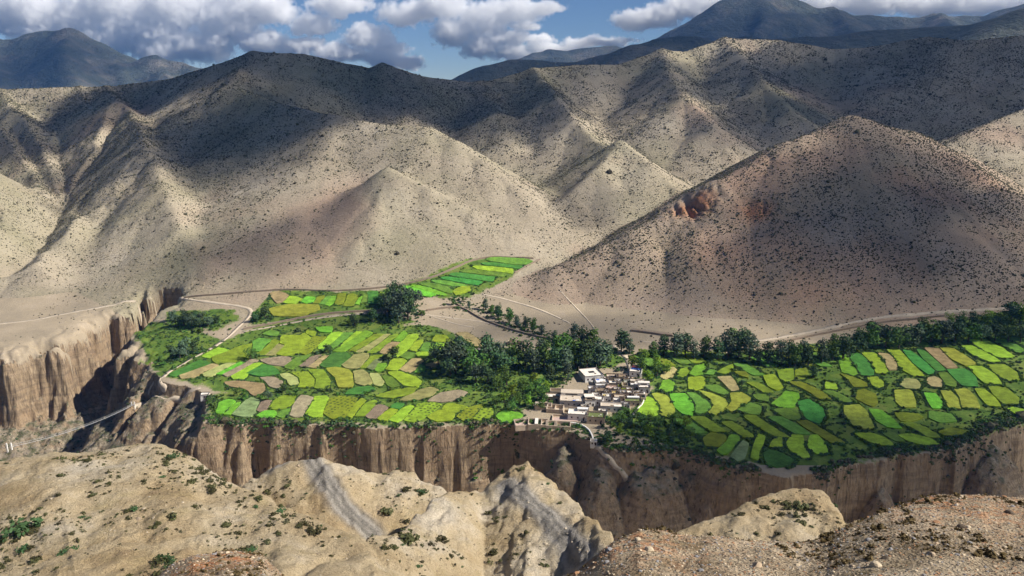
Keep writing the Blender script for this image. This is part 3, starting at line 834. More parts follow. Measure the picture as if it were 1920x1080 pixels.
def field_wall(px, half, h, label):
    v, f = ribbon([hit(*p) for p in px], half, h, 0.8, 0.4, int(px[0][0]))
    o = new_obj('stone_wall', mesh_np('stone_wall', v, f, M['drystone']))
    tag(o, label, 'wall', 'walls along the lanes')
field_wall([(456, 618), (520, 606), (600, 590), (680, 584), (745, 582)], 0.6, 1.5, 'brown earth wall beside the lane crossing above the lit fields')
field_wall([(345, 560), (400, 554), (480, 547), (540, 543), (620, 547), (720, 540), (800, 525), (850, 505), (890, 486), (925, 481), (1000, 485)], 0.7, 1.3, 'long low stone wall bounding the hill foot above the side-valley fields')
field_wall([(800, 583), (840, 577), (868, 576), (905, 600), (960, 620), (1025, 636), (1080, 645)], 0.6, 1.5, 'bent brown wall running down towards the village trees')
field_wall([(855, 570), (868, 578)], 0.5, 1.4, 'short wall stub meeting the bent brown wall')
field_wall([(1400, 655), (1500, 634), (1600, 614), (1690, 600), (1770, 593)], 0.6, 1.5, 'straight wall below the road under the conical hill')
field_wall([(1012, 487), (985, 500), (965, 512)], 0.6, 1.0, 'pale wall at the head of the side-valley fields')
field_wall([(1185, 620), (1215, 624), (1262, 630)], 2.4, 1.6, 'low ruined earth platform at the conical hill foot')

# ------------------------------------------------------------------ fields
def crop_mat(name, c, kind='crop'):
    t = NT(name)
    f = t.noise(0.20, 6, 0.7); r = t.rnd()
    a = tuple(v * 0.50 for v in c); b = tuple(min(1, v * 1.18) for v in c)
    cc = t.mix(t.ramp(f, [(0.3, 0.0), (0.7, 1.0)]), a, b)
    hs = t.n.new('ShaderNodeHueSaturation'); t.l(cc, hs.inputs['Color'])
    t.l(t.math('ADD', t.math('MULTIPLY', r, 0.04), 0.48), hs.inputs['Hue'])
    t.l(t.math('ADD', t.math('MULTIPLY', r, 0.45), 0.78), hs.inputs['Value'])
    cc = hs.outputs['Color']
    # sowing rows, and thin patches
    row = t.noise(0.5, 3, 0.6, stretch=(0.22, 2.2, 1) if kind != 'plough' else (2.4, 0.3, 1))
    cc = t.mix(t.ramp(row, [(0.5, 0.0), (0.68, 0.42)]), cc, tuple(v * 0.45 for v in c))
    if kind == 'plots':
        mp = t.n.new('ShaderNodeMapping'); mp.inputs['Rotation'].default_value = (0, 0, 0.5); t.l(t.co, mp.inputs['Vector'])
        v = t.voro(0.32, vec=mp.outputs[0], rnd=0.35)
        cc = t.mix(t.ramp(v, [(0.22, 0.85), (0.34, 0.0)]), cc, (0.045, 0.075, 0.018))
    t.color(cc); t.bump(t.noise(1.2, 4, 0.7), 0.5)
    return t.m
CROPS = {'L': ('lime green', crop_mat('lime_crop', (0.33, 0.50, 0.04))), 'Y': ('yellow-green', crop_mat('ripening_crop', (0.37, 0.42, 0.055))),
         'G': ('mid green', crop_mat('green_crop', (0.16, 0.31, 0.045))), 'D': ('deep green', crop_mat('deep_green_crop', (0.085, 0.26, 0.045))),
         'V': ('vivid green', crop_mat('vivid_crop', (0.20, 0.46, 0.04))), 'O': ('olive green', crop_mat('olive_crop', (0.24, 0.32, 0.03))),
         'W': ('pale yellowish', crop_mat('pale_crop', (0.42, 0.43, 0.15))), 'T': ('tan stubble', crop_mat('stubble', (0.46, 0.37, 0.17), 'plough')),
         'P': ('ploughed brown', crop_mat('ploughed_soil', (0.36, 0.29, 0.19), 'plough')), 'K': ('dotted green', crop_mat('planted_plots', (0.29, 0.40, 0.035), 'plots')),
         'E': ('greyish', crop_mat('thin_crop', (0.26, 0.34, 0.14)))}
ORD = 'first second third fourth fifth sixth seventh eighth ninth tenth eleventh twelfth thirteenth fourteenth fifteenth sixteenth seventeenth eighteenth nineteenth twentieth twenty-first twenty-second twenty-third twenty-fourth twenty-fifth twenty-sixth twenty-seventh twenty-eighth'.split()
CRP = {'P': (300, 590, 5.144), 'Q': (600, 590, 5.144), 'S': (480, 470, 3.623), 'U': (1190, 620, 4.154), 'W': (1550, 600, 4.154), 'F': (0, 0, 1.0)}
ROWS_F = {
 'tier just below the walled lane': 'PL425,405,560,330,670,345,560,395,480,420|PO500,412,700,340,890,280,880,340,830,420,700,460,560,470|PG900,270,960,240,1070,250,960,360,890,350|PO1090,245,1150,260,1020,390,930,400|PW1140,290,1210,310,1110,395,1020,395|PL1190,215,1330,215,1350,230,1390,190,1470,240,1360,370,1200,400,1120,385,1210,300,1160,280|PK1470,225,1590,225,1400,390,1340,370|PV1520,135,1646,130,1646,175,1560,165|PL1420,165,1490,180,1480,215,1420,190|PG1010,190,1060,165,1130,180,1120,205|QL0,300,120,185,180,170,215,180,110,270,0,330|QG120,290,230,180,330,180,240,250,130,320|QL240,260,350,165,400,165,395,195,300,260,200,310|QV140,355,430,160,490,180,480,210,350,290,230,360|QO290,350,520,200,610,195,420,310,340,350|QW360,365,620,200,675,195,470,350,400,370|QO470,370,680,210,750,195,640,290,540,370|QV720,260,810,170,830,200,780,265|QT590,370,640,300,700,275,765,275,680,330,620,380|QL730,330,860,205,930,200,890,300,800,390,750,410,740,360|QL860,345,920,265,985,255,980,300,930,365|QG955,350,1000,280,1045,270,1035,355|QL1100,260,1130,205,1200,210,1230,245,1210,270|QL1080,320,1110,285,1210,280,1215,310,1150,350|QT1330,185,1410,180,1540,265,1530,315',
 'second tier, around the lone tree': 'PD110,580,390,450,475,480,290,550,150,600|PT190,590,500,485,545,495,330,600,220,615|PW430,575,650,480,730,475,520,590,450,595|PV540,580,770,465,820,470,600,585|PP605,585,880,445,935,450,700,590,640,600|PL690,600,900,480,980,475,860,570,800,620,720,620|PD830,575,985,490,1060,510,1155,575,1000,595|PP985,440,1180,410,1280,425,1190,500,1050,470|PG1200,500,1320,420,1440,395,1340,490,1270,525,1220,520|PP1350,500,1450,420,1550,395,1440,510|PT1430,510,1560,410,1620,400,1500,515|QD0,490,130,380,240,375,300,410,180,510,60,510|QW210,490,330,395,460,385,470,420,370,525,260,515|QO390,525,490,410,590,400,440,520|QE450,520,530,440,590,430,570,490,510,540|QV530,540,560,480,630,480,640,500,600,550,560,555|QL635,535,720,440,800,435,835,455,740,545|QT775,530,890,430,960,425,985,455,910,540,870,560|QG920,560,960,480,1000,500,985,550|QL920,380,960,365,1030,365,1020,410,980,425|QG775,410,830,365,905,380,910,420,840,435|QT1030,490,1130,465,1140,485,1060,510',
 'curved third tier of hedged fields': 'PT640,660,760,655,980,680,990,740,910,780,880,735,830,710,700,690|PP990,615,1090,620,1160,655,1130,710,1080,690,1040,640|PW1160,580,1230,580,1320,620,1340,670,1270,680,1250,630,1180,600|PK1290,570,1420,560,1490,630,1480,700,1350,700,1350,620|PO1440,540,1560,550,1620,650,1600,720,1500,710,1510,630|QY75,525,150,515,260,545,310,580,310,650,300,700,200,700,170,610|QW330,560,400,550,450,580,490,660,430,685,350,660|QW490,575,540,580,620,650,580,690,540,670|QG610,600,680,610,750,690,700,700,640,660|QL670,560,760,560,900,610,955,650,935,695,830,680,750,620',
 'narrow tier above cliff-edge fields': 'QD260,765,330,720,460,705,510,720,400,760|QO560,790,740,740,860,720,920,720,880,760,700,800|QW790,830,960,745,1060,715,1120,735,1050,790,920,820|QP1050,840,1180,770,1330,745,1400,760,1300,820,1150,845',
 'cliff-edge tier west of village': 'PV545,940,580,860,660,835,715,845,680,890,610,960,560,960|PV620,970,700,880,770,855,760,880,680,970|PE700,970,770,890,880,820,940,840,920,960,860,985|PP930,930,1000,850,1070,840,1020,920,960,945|PO1060,900,1100,840,1200,795,1290,795,1290,850,1200,905,1100,915|PV945,975,1010,935,1090,935,1115,960,1080,1000,1000,1005|PG1130,980,1200,920,1260,910,1230,980,1170,995|PP1250,975,1310,850,1370,790,1480,805,1420,900,1360,985,1300,990|PL1415,960,1500,800,1600,795,1625,815,1560,980,1490,985|QK30,955,90,820,190,800,340,820,330,890,250,990,130,1000|QL260,985,330,880,400,820,430,840,350,940,300,1000|QO350,985,430,870,520,840,545,855,430,985|QP440,985,540,890,570,880,640,905,540,1010,480,1010|QD690,905,740,870,800,875,760,920|QL555,1010,690,915,750,930,640,1025,590,1030|QL670,1020,790,915,870,880,910,890,820,980,740,1035|QK830,1020,950,870,1080,850,1150,870,1000,990,900,1030|QL1050,990,1150,930,1260,925,1290,960,1250,1020,1130,1030|QL1180,920,1240,870,1410,900,1300,950|QK1340,990,1420,920,1560,880,1460,1010,1380,1030|QK1480,1010,1560,920,1640,920,1646,960,1540,1030|FV934,782,946,773,978,780,961,794,940,793',
 'patch tier under the hill-foot wall': 'ST105,295,150,285,215,310,190,345,150,355|SL190,355,230,315,310,335,260,365|SV315,350,345,322,400,325,390,350,340,360|SO390,360,420,320,460,310,430,360|SG430,365,480,320,515,310,480,365|SV475,370,515,310,545,312,520,365,495,375|SO540,370,560,300,600,300,590,360|SO600,375,640,300,690,310,660,375|SV675,365,710,315,725,315,700,370|SG710,360,735,300,760,300,755,350|SD765,355,760,290,820,285,835,340,800,360|SO835,330,850,290,890,300,870,330|SG890,280,950,275,960,300,900,300|SY100,402,230,372,420,378,420,400,300,445,130,440',
 'strip terraces of the side valley': 'SV1010,250,1100,265,1220,300,1180,310,1060,290|SV1060,240,1180,255,1290,300,1240,300,1130,265|SG1110,225,1240,235,1340,275,1320,290,1210,255|SL1340,280,1400,245,1450,250,1440,270,1360,300|SG1200,210,1330,215,1430,240,1400,245,1280,225|SD1260,190,1400,195,1530,215,1500,228,1350,210|SD1320,165,1480,165,1620,180,1600,205,1430,185|SG1390,140,1550,145,1690,160,1670,175,1500,160|SL1480,115,1600,115,1740,130,1730,150,1580,135|SD1540,92,1700,98,1820,110,1790,122,1640,108|SG1570,62,1720,60,1880,75,1860,98,1700,88',
 'shaded tier beneath the poplar row': 'UT210,365,240,310,300,290,320,310,290,370,240,380|UO320,360,360,310,410,290,415,320,380,370|UV430,350,480,280,540,265,545,300,520,345,460,360|UG540,340,600,310,640,320,600,345|UO640,330,700,300,760,270,750,320,700,340|UV200,470,230,400,280,393,300,420,280,470,230,480|UL430,455,425,365,520,362,545,385,520,450,470,465|UT655,370,740,365,770,400,800,460,760,475,700,410|UG560,440,640,430,730,490,690,500,600,470|UO780,325,860,330,880,370,820,350|UL1010,360,1080,350,1110,390,1145,450,1100,465,1050,440|UO1120,320,1230,305,1240,380,1180,405,1140,380|UO1250,310,1330,295,1345,360,1260,390',
 'slanting tier beneath far dark trees': 'WV95,290,140,268,180,320,240,420,200,435,130,410|WD175,280,240,262,300,310,360,400,350,440,270,430|WL280,260,370,262,430,330,470,415,390,415,360,340|WT410,265,480,270,530,330,550,385,490,390,460,320|WL480,238,560,240,640,330,750,440,670,435,570,380,550,310|WD600,240,650,250,760,330,840,410,790,425,680,340|WD710,235,760,250,850,330,920,395,860,400,760,310|WT770,225,870,230,940,310,1005,370,940,380,870,320|WY890,225,980,230,1080,290,1160,350,1080,360,980,310|WL1060,210,1130,210,1250,270,1340,325,1270,330,1150,280|WL1120,160,1240,160,1360,220,1450,285,1350,295,1230,240|WG1270,145,1350,140,1480,200,1537,240,1500,260,1380,200|WG1400,140,1537,150,1537,200,1480,180',
 'curved tier beginning at the village': 'UL25,630,65,550,110,522,160,560,190,620,170,670,90,660|UY145,500,200,492,250,520,310,600,290,660,240,675,190,650,210,590|UV285,500,390,500,440,550,465,620,440,665,380,650,310,600|UG415,490,470,500,560,560,590,610,540,640,470,650,480,580|UY510,475,600,500,690,540,720,580,700,620,600,660,580,640,630,590,590,530|UY750,495,830,492,890,530,880,570,800,610,750,635,715,610,770,560|UG800,620,900,570,980,600,960,660,880,650|UV1075,575,1150,520,1180,478,1265,490,1270,520,1230,600,1150,605|UG1090,620,1160,610,1260,620,1290,700,1200,700|UD1280,560,1350,540,1450,600,1470,670,1430,725,1350,690,1310,640|UG930,510,1030,510,1030,555,960,540',
 'upper-middle tier far from village': 'WO115,425,200,450,300,495,305,520,220,525,180,470|WL325,455,390,450,430,490,430,530,380,530|WW585,510,620,465,690,470,725,510,700,540,620,535|WT800,460,850,448,890,480,880,525,820,520,790,490|WG880,420,930,420,1000,490,990,525,930,510|WD945,395,1080,390,1150,450,1165,520,1060,515,1010,470|WL1110,368,1200,370,1300,430,1350,500,1240,500,1180,450|WO1260,355,1380,350,1470,410,1490,465,1420,475,1330,430|WL0,490,60,500,75,540,0,540',
 'lower-middle tier far from village': 'WO235,565,290,545,370,580,385,650,350,675,240,620|WY540,555,650,550,680,640,680,680,590,680,550,640|WV770,575,840,580,885,640,885,685,830,690,800,640|WY900,560,960,560,1010,620,1030,690,960,685,930,620|WY1005,550,1090,545,1150,610,1180,685,1060,685,1050,610|WL1165,545,1220,548,1300,610,1345,675,1260,670,1200,600|WO1270,525,1380,530,1480,610,1480,655,1380,655,1310,590|WL1420,700,1480,685,1537,710,1537,755,1480,740',
 'last tier before the eastern cliff': 'WY145,680,250,672,300,720,355,840,290,850,210,820,150,740|WV340,700,420,710,500,770,575,845,480,835,400,790|WO540,730,700,735,740,760,640,800,580,790|WG810,720,960,740,1000,790,880,800,810,770|WL230,895,350,895,450,930,510,980,400,975,300,940|WG440,885,520,895,600,950,540,945|WL570,905,660,895,800,930,870,970,740,972,640,945|WO880,880,980,850,1080,870,1020,895,920,900',
 'cliff-edge tier east of village': 'UO560,900,545,850,600,805,690,820,710,860,650,910|UV650,940,760,820,805,825,800,860,710,960,680,965|UE760,990,850,870,875,885,840,1010,800,1025|UL915,1000,940,900,970,818,1005,830,985,890,955,940,950,1010|UL1060,910,1100,850,1145,840,1135,900,1100,920|UD1020,960,1060,935,1130,960,1230,1010,1200,1050,1100,1065,1030,1040|UL1190,890,1230,818,1300,820,1305,900,1350,985,1310,990,1230,940|UL1360,910,1375,820,1420,815,1470,880,1490,950,1420,960',
}
FIELD_POLYS = []
def on_field(x, y):
    p = hit(x, y)
    return p[:2] if p[2] > 0.05 * (p[1] - 480) - 2.5 else np.array(on_plat(x, y))
def resample(P, step):
    P = np.array(P); out = []
    for a, b in zip(P, np.roll(P, -1, 0)):
        n = max(1, int(round(np.linalg.norm(b - a) / step)))
        out += [a + (b - a) * k / n for k in range(n)]
    P = np.array(out)
    area = 0.5 * np.sum(P[:, 0] * np.roll(P[:, 1], -1) - np.roll(P[:, 0], -1) * P[:, 1])
    return P if area > 0 else P[::-1]

def spread(polys, reach, gap):
    """let every field grow until only a narrow bank is left between neighbours"""
    base = [resample(p, 3.0) for p in polys]
    box = [(p.min(0) - 12, p.max(0) + 12) for p in base]
    out = []
    for i, P in enumerate(base):
        T = np.roll(P, -1, 0) - np.roll(P, 1, 0); T /= np.linalg.norm(T, axis=1)[:, None] + 1e-9
        N_ = np.stack([T[:, 1], -T[:, 0]], -1)
        near = [j for j in range(len(base)) if j != i and (box[j][0] < P.max(0) + 12).all() and (box[j][1] > P.min(0) - 12).all()]
        lim = reach(P.mean(0)); off = np.zeros(len(P)); live = np.ones(len(P), bool)
        for st in np.arange(0.4, lim + 0.01, 0.4):
            C0 = P + N_ * st
            ok = live.copy()
            for j in near:
                PJ = [tuple(q) for q in base[j]]
                dj = seg_dist(C0[:, 0], C0[:, 1], PJ + PJ[:1])
                ok &= (dj > st + gap) & ~inside(C0[:, 0], C0[:, 1], PJ)
            for rp in ROAD_LINES:
                ok &= seg_dist(C0[:, 0], C0[:, 1], rp) > 2.4
            ok &= (gkind(C0[:, 0], C0[:, 1]) == 1) & (seg_dist(C0[:, 0], C0[:, 1], RIM) > 3.0)
            live &= ok; off[live] = st
        o2 = np.minimum(off, np.minimum(np.roll(off, 1), np.roll(off, -1)) + 0.8)
        o2 = (np.roll(o2, 1) + 2 * o2 + np.roll(o2, -1)) / 4
        Q = P + N_ * o2[:, None]
        Q2 = []
        for a_, b_ in zip(Q, np.roll(Q, -1, 0)): Q2 += [a_ * .9 + b_ * .1, a_ * .1 + b_ * .9]
        out.append(np.array(Q2))
    return out

def make_field(poly, mat):
    P = np.array(poly)
    area = 0.5 * np.sum(P[:, 0] * np.roll(P[:, 1], -1) - np.roll(P[:, 0], -1) * P[:, 1])
    if area < 0: P = P[::-1]
    FIELD_POLYS.append(P)
    c = P.mean(0); z0 = max(float(ground(c[0], c[1])), 0.05 * (c[1] - 480) - 1.5)
    bm = bmesh.new(); lift = 0.55 + 0.045 * (len(FIELD_POLYS) % 11)
    top = [bm.verts.new((p[0] - c[0], p[1] - c[1], max(float(ground(p[0], p[1])), 0.05 * (p[1] - 480) - 1.5) - z0 + lift)) for p in P]
    bot = [bm.verts.new((v.co.x * 1.03, v.co.y * 1.03, v.co.z - 2.2)) for v in top]
    n = len(P)
    fs = bm.faces.new(top)
    for i in range(n): bm.faces.new((top[i], bot[i], bot[(i + 1) % n], top[(i + 1) % n]))
    bmesh.ops.triangulate(bm, faces=[fs])
    me = bpy.data.meshes.new('field'); bm.to_mesh(me); bm.free(); me.materials.append(mat)
    return new_obj('field', me, loc=(c[0], c[1], z0))
ALL_F = []
for row, spec in ROWS_F.items():
    fl = []
    for s in spec.split('|'):
        ox, oy, sc = CRP[s[0]]; v = [float(q) for q in s[2:].split(',')]
        px = [(ox + v[i] / sc, oy + v[i + 1] / sc) for i in range(0, len(v), 2)]
        fl.append((np.mean([p[0] for p in px]), s[1], px))
    fl.sort(key=lambda q: q[0])
    for k, (_, c, px) in enumerate(fl): ALL_F.append((row, k, c, [on_field(*p) for p in px]))
# overgrown strips that lie between the numbered tiers
rgf = np.random.default_rng(51)
belt = [tuple(hit(*p)[:2]) for p in GREEN_PX[0]]
got = [np.array(f[3]) for f in ALL_F]; extra = []
for _ in range(2600):
    if len(extra) >= 28: break
    cx, cyy = rgf.uniform(70, 330), rgf.uniform(375, 640)
    ln, wd = rgf.uniform(9, 15), rgf.uniform(3.2, 4.6)
    if len(extra) > 14: ln *= 0.7; wd *= 0.85
    tilt = -0.42; bow = rgf.uniform(-1.5, 2.5)
    P = np.array([(cx + tilt * q * ln + w_ * wd + bow * (1 - q * q), cyy + q * ln) for w_, qs in ((-1, (-1, -.4, .3, 1)), (1, (1, .3, -.4, -1))) for q in qs])
    if not inside(P[:, 0], P[:, 1], belt).all() or (seg_dist(P[:, 0], P[:, 1], RIM) < 5).any(): continue
    if (np.abs(P[:, 0] / P[:, 1]) > 0.78).any() or cx < 100 and cyy < 455: continue
    Q = resample(P, 2.0); bad = False
    for g in got:
        if (g.min(0) > Q.max(0) + 2).any() or (g.max(0) < Q.min(0) - 2).any(): continue
        gp = [tuple(q) for q in g]
        if (seg_dist(Q[:, 0], Q[:, 1], gp + gp[:1]) < 0.9).any() or inside(Q[:, 0], Q[:, 1], gp).any() or inside(g[:, 0], g[:, 1], [tuple(q) for q in Q]).any(): bad = True; break
    for rp in ROAD_LINES: bad = bad or (seg_dist(Q[:, 0], Q[:, 1], rp) < 6).any()
    if bad: continue
    got.append(P); extra.append(P)
extra.sort(key=lambda P: (P[:, 0] / P[:, 1]).mean())
for k, P in enumerate(extra): ALL_F.append(('overgrown plots between eastern tiers', k, 'GOGO'[k % 4], [tuple(q) for q in P]))
print('extra plots', len(extra))
SPREAD = spread([f[3] for f in ALL_F], lambda c: 2.2 if c[0] < 60 else 1.4, 0.5)
for (row, k, c, _), P in zip(ALL_F, SPREAD):
    o = make_field(P, CROPS[c][1])
    tag(o, '%s field, %s from left in the %s' % (CROPS[c][0], ORD[k], row), 'field', 'terraced fields on the plateau', 'thing')
# ------------------------------------------------------------------ trees, shrubs and scrub
def leaf_mat(name, c, var=0.35):
    t = NT(name)
    f = t.noise(0.9, 3); r = t.rnd()
    cc = t.mix(t.ramp(f, [(0.3, 0.0), (0.7, 1.0)]), tuple(v * (1 - var) for v in c), tuple(v * (1 + var) for v in c))
    hs = t.n.new('ShaderNodeHueSaturation'); t.l(cc, hs.inputs['Color'])
    t.l(t.math('ADD', t.math('MULTIPLY', r, 0.05), 0.475), hs.inputs['Hue']); t.l(t.math('ADD', t.math('MULTIPLY', r, 0.6), 0.7), hs.inputs['Value'])
    t.color(hs.outputs['Color']); t.b.inputs['Roughness'].default_value = 0.75
    return t.m
M['leaf_dark'] = leaf_mat('dark_leaves', (0.055, 0.098, 0.038))
M['leaf_blue'] = leaf_mat('grey_willow_leaves', (0.085, 0.125, 0.075))
M['leaf_mid'] = leaf_mat('green_leaves', (0.080, 0.150, 0.028))
M['leaf_bright'] = leaf_mat('fresh_leaves', (0.16, 0.26, 0.022))  # brighter, yellower green foliage
M['scrub'] = leaf_mat('scrub_leaves', (0.088, 0.082, 0.048), 0.4)
M['shrub'] = leaf_mat('dry_shrub_leaves', (0.080, 0.080, 0.034))
M['bark'] = plain('bark', (0.11, 0.085, 0.06), 0.3, 3)

def leaf_cloud(lobes, n, size, rg, up=0.35):
    """leaf faces on and inside a set of lobes; lobes: (cx,cy,cz,rx,ry,rz)"""
    lobes = np.array(lobes); wts = lobes[:, 3] * lobes[:, 5]; wts = wts / wts.sum()
    k = rg.choice(len(lobes), n, p=wts)
    d = rg.normal(size=(n, 3)); d /= np.linalg.norm(d, axis=1)[:, None]
    r = rg.uniform(0.45, 1.06, n) ** 0.6
    c = lobes[k, :3] + d * lobes[k, 3:] * r[:, None]
    nn = d * 0.8 + rg.normal(size=(n, 3)) * 0.6 + np.array([0, 0, up]); nn /= np.linalg.norm(nn, axis=1)[:, None]
    a = np.cross(nn, rg.normal(size=(n, 3))); a /= np.linalg.norm(a, axis=1)[:, None]
    b = np.cross(nn, a)
    s = size * rg.uniform(0.6, 1.3, n)[:, None]
    v = np.stack([c - a * s, c + b * s * 0.7, c + a * s, c - b * s * 0.7], 1).reshape(-1, 3)
    return v, np.arange(4 * n).reshape(-1, 4)

def tree_proto(i, kind):
    """crown and trunk meshes of a tree 1 high"""
    rg = np.random.default_rng(100 + i)
    lobes = []
    if kind == 'tall':
        for k in range(9):
            z = 0.24 + 0.08 * k; w = 0.20 * (1 - ((z - 0.5) / 0.62) ** 2) + 0.03
            a = rg.uniform(0, 6.28); o = rg.uniform(0.02, 0.12)
            lobes.append((o * math.cos(a), o * math.sin(a), z, w, w, 0.12))
    else:
        for k in range(11):
            a = rg.uniform(0, 6.28); o = rg.uniform(0.05, 0.30); z = rg.uniform(0.30, 0.82)
            w = rg.uniform(0.13, 0.23)
            lobes.append((o * math.cos(a), o * math.sin(a), z, w, w, w * 0.85))
    v, f = leaf_cloud(lobes, 620, 0.040, rg)
    crown = mesh_np('crown', v, f)
    bm = bmesh.new()
    def limb(p, q, r0, r1):
        p = Vector(p); q = Vector(q); d = (q - p); m = d.to_track_quat('Z', 'Y').to_matrix().to_4x4(); m.translation = (p + q) / 2
        bmesh.ops.create_cone(bm, segments=6, radius1=r0, radius2=r1, depth=d.length, matrix=m)
    limb((0, 0, -0.08), (0.01, 0, 0.45), 0.035, 0.02)
    for k in range(4):
        L0 = lobes[k * 2]
        limb((0.005, 0, 0.22 + 0.05 * k), (L0[0], L0[1], L0[2]), 0.016, 0.005)
    trunk = bpy.data.meshes.new('trunk'); bm.to_mesh(trunk); bm.free(); trunk.materials.append(M['bark'])
    return crown, trunk
PROTO = {}
for kind in ('tall', 'round'):
    for mk in ('leaf_dark', 'leaf_blue', 'leaf_mid', 'leaf_bright'):
        for q in range(2):
            cr, tr = tree_proto(len(PROTO), kind); cr.materials.append(M[mk])
            PROTO[kind, mk, q] = (cr, tr)
TREE_SPOTS = []
def tree(px, py, hpx, kind, mk, label, group=None, name='tree'):
    p = hit(px, py); p[2] = float(ground(p[0], p[1]))
    dist = math.sqrt(p[0] ** 2 + p[1] ** 2 + (CAM_Z - p[2]) ** 2)
    h = hpx / FPX * dist * 1.02
    e = bpy.data.objects.new(name, None); e.location = p; e.rotation_euler = (0, 0, random.uniform(0, 6.28))
    s = h * random.uniform(0.92, 1.1); wd = random.uniform(0.9, 1.3)
    e.scale = (s * wd, s * wd, s); e.empty_display_size = 0.1
    link(e); tag(e, label, 'tree', group)
    cr, tr = PROTO[kind, mk, random.randint(0, 1)]
    for nm, me in (('crown', cr), ('trunk', tr)):
        c = bpy.data.objects.new(nm, me); link(c, e)
    TREE_SPOTS.append((p[0], p[1]))
def grove(spec, kind, mks, label, group):
    for i, (x, y, h) in enumerate(spec): tree(x, y, h, kind, mks[i % len(mks)], label, group)
B, D_, G_, L_t = 'leaf_blue', 'leaf_dark', 'leaf_mid', 'leaf_bright'
grove([(725, 590, 45), (745, 597, 60), (765, 600, 56), (755, 580, 54), (735, 572, 46), (775, 577, 44), (715, 576, 34), (748, 606, 40), (768, 588, 48)], 'round', [D_, B], 'tall dark tree in the clump where the lane meets the side valley', 'trees in the clump by the lane')
grove([(835, 690, 55), (855, 700, 60), (872, 692, 60), (890, 705, 50), (905, 680, 56), (930, 690, 60), (945, 700, 54), (960, 682, 50), (915, 720, 44), (892, 720, 40), (845, 706, 44), (878, 672, 40), (918, 668, 46), (822, 684, 34)], 'round', [D_, B, D_, G_], 'dark willow in the dense grove between the left fields and village', 'willows of the dense grove')
grove([(985, 690, 54), (1000, 700, 50), (1020, 690, 54), (1040, 700, 55), (1060, 697, 55), (1080, 690, 58), (1100, 692, 58), (1125, 687, 50), (1060, 662, 44), (1090, 655, 48), (1075, 643, 38), (1110, 660, 44), (1138, 682, 44), (1012, 674, 40), (1045, 676, 44), (1030, 715, 36), (1065, 712, 34)], 'tall', [D_, B, G_], 'tall dark poplar in the wood just behind the village', 'poplars behind the village')
grove([(960, 745, 28), (975, 735, 30), (990, 745, 26), (945, 755, 26), (1005, 735, 28), (1015, 752, 26), (990, 762, 22), (935, 732, 30), (950, 722, 34), (1025, 730, 22), (965, 772, 20), (930, 760, 20), (1000, 720, 26), (975, 758, 24), (1012, 768, 18)], 'round', [L_t, G_, G_], 'bright green leafy tree beside the west edge of the village', 'bright trees west of the village')
grove([(1165, 660, 40), (1180, 664, 34), (1225, 670, 32), (1245, 667, 42), (1265, 670, 45), (1285, 668, 42), (1300, 674, 38), (1320, 670, 40), (1345, 674, 45), (1365, 670, 50), (1385, 670, 52), (1405, 674, 48), (1375, 655, 40), (1395, 656, 40), (1420, 682, 34), (1440, 682, 42), (1465, 684, 45), (1490, 687, 42), (1515, 687, 42), (1540, 682, 42), (1478, 676, 40), (1502, 678, 40), (1560, 677, 45), (1580, 674, 42)], 'tall', [D_, B, G_, D_, B], 'dark poplar in the row between the road and the shaded fields', 'poplars in the near part of the row')
grove([(1605, 657, 40), (1625, 654, 45), (1645, 650, 45), (1660, 652, 42), (1685, 654, 38), (1705, 647, 40), (1725, 645, 42), (1745, 642, 42), (1765, 644, 42), (1790, 642, 38), (1815, 642, 36), (1840, 640, 36), (1865, 640, 36), (1890, 642, 40), (1912, 644, 40), (1635, 640, 36), (1735, 632, 34), (1940, 640, 40), (1965, 638, 40)], 'round', [D_, G_, B], 'broad dark tree in the far end of the row above slanting fields', 'broad trees at the far end of the row')
grove([(1780, 607, 20), (1800, 610, 24), (1825, 612, 24), (1850, 614, 28), (1875, 617, 30), (1895, 603, 35), (1912, 607, 42), (1930, 600, 40)], 'round', [L_t, G_, D_], 'green tree beside the road at the far edge of the plateau', 'trees beside the far road')
grove([(1185, 692, 30), (1200, 697, 32), (1230, 692, 30), (1215, 717, 25), (1232, 707, 25), (1207, 676, 24), (1250, 700, 22)], 'round', [L_t, G_, L_t], 'fresh green tree close behind the north-east village houses', 'trees behind the north-east houses')
grove([(1165, 792, 24), (1182, 802, 24), (1200, 802, 26), (1215, 817, 24), (1235, 807, 28), (1255, 817, 26), (1260, 797, 26), (1285, 802, 26), (1295, 822, 24), (1275, 832, 18), (1240, 827, 18), (1160, 817, 22), (1145, 802, 26), (1140, 832, 28), (1190, 780, 18), (1220, 790, 18), (1170, 776, 16)], 'round', [G_, D_, G_, L_t], 'bushy tree in the thicket on the slope below the village', 'bushy trees below the village')
grove([(330, 613, 24), (345, 613, 27), (360, 614, 27), (375, 615, 25), (390, 613, 22), (350, 602, 22), (380, 603, 20), (405, 608, 17), (325, 602, 20), (366, 601, 20)], 'round', [B, D_], 'blue-green willow in the thicket above the ravine head', 'willows above the ravine head')
grove([(325, 669, 24), (350, 669, 34), (362, 662, 24), (338, 672, 26)], 'round', [D_, B], 'dark willow in the clump left of the dirt road bend', 'willows left of the road bend')
grove([(850, 572, 15), (910, 582, 24), (935, 597, 25), (955, 607, 30), (970, 614, 25), (985, 614, 22), (1000, 622, 25), (1016, 630, 22), (1040, 642, 25), (922, 588, 18), (880, 578, 14), (1028, 648, 22), (868, 566, 12)], 'tall', [G_, B, D_], 'slim tree in the string along the foot of the conical hill', 'trees along the conical hill foot')
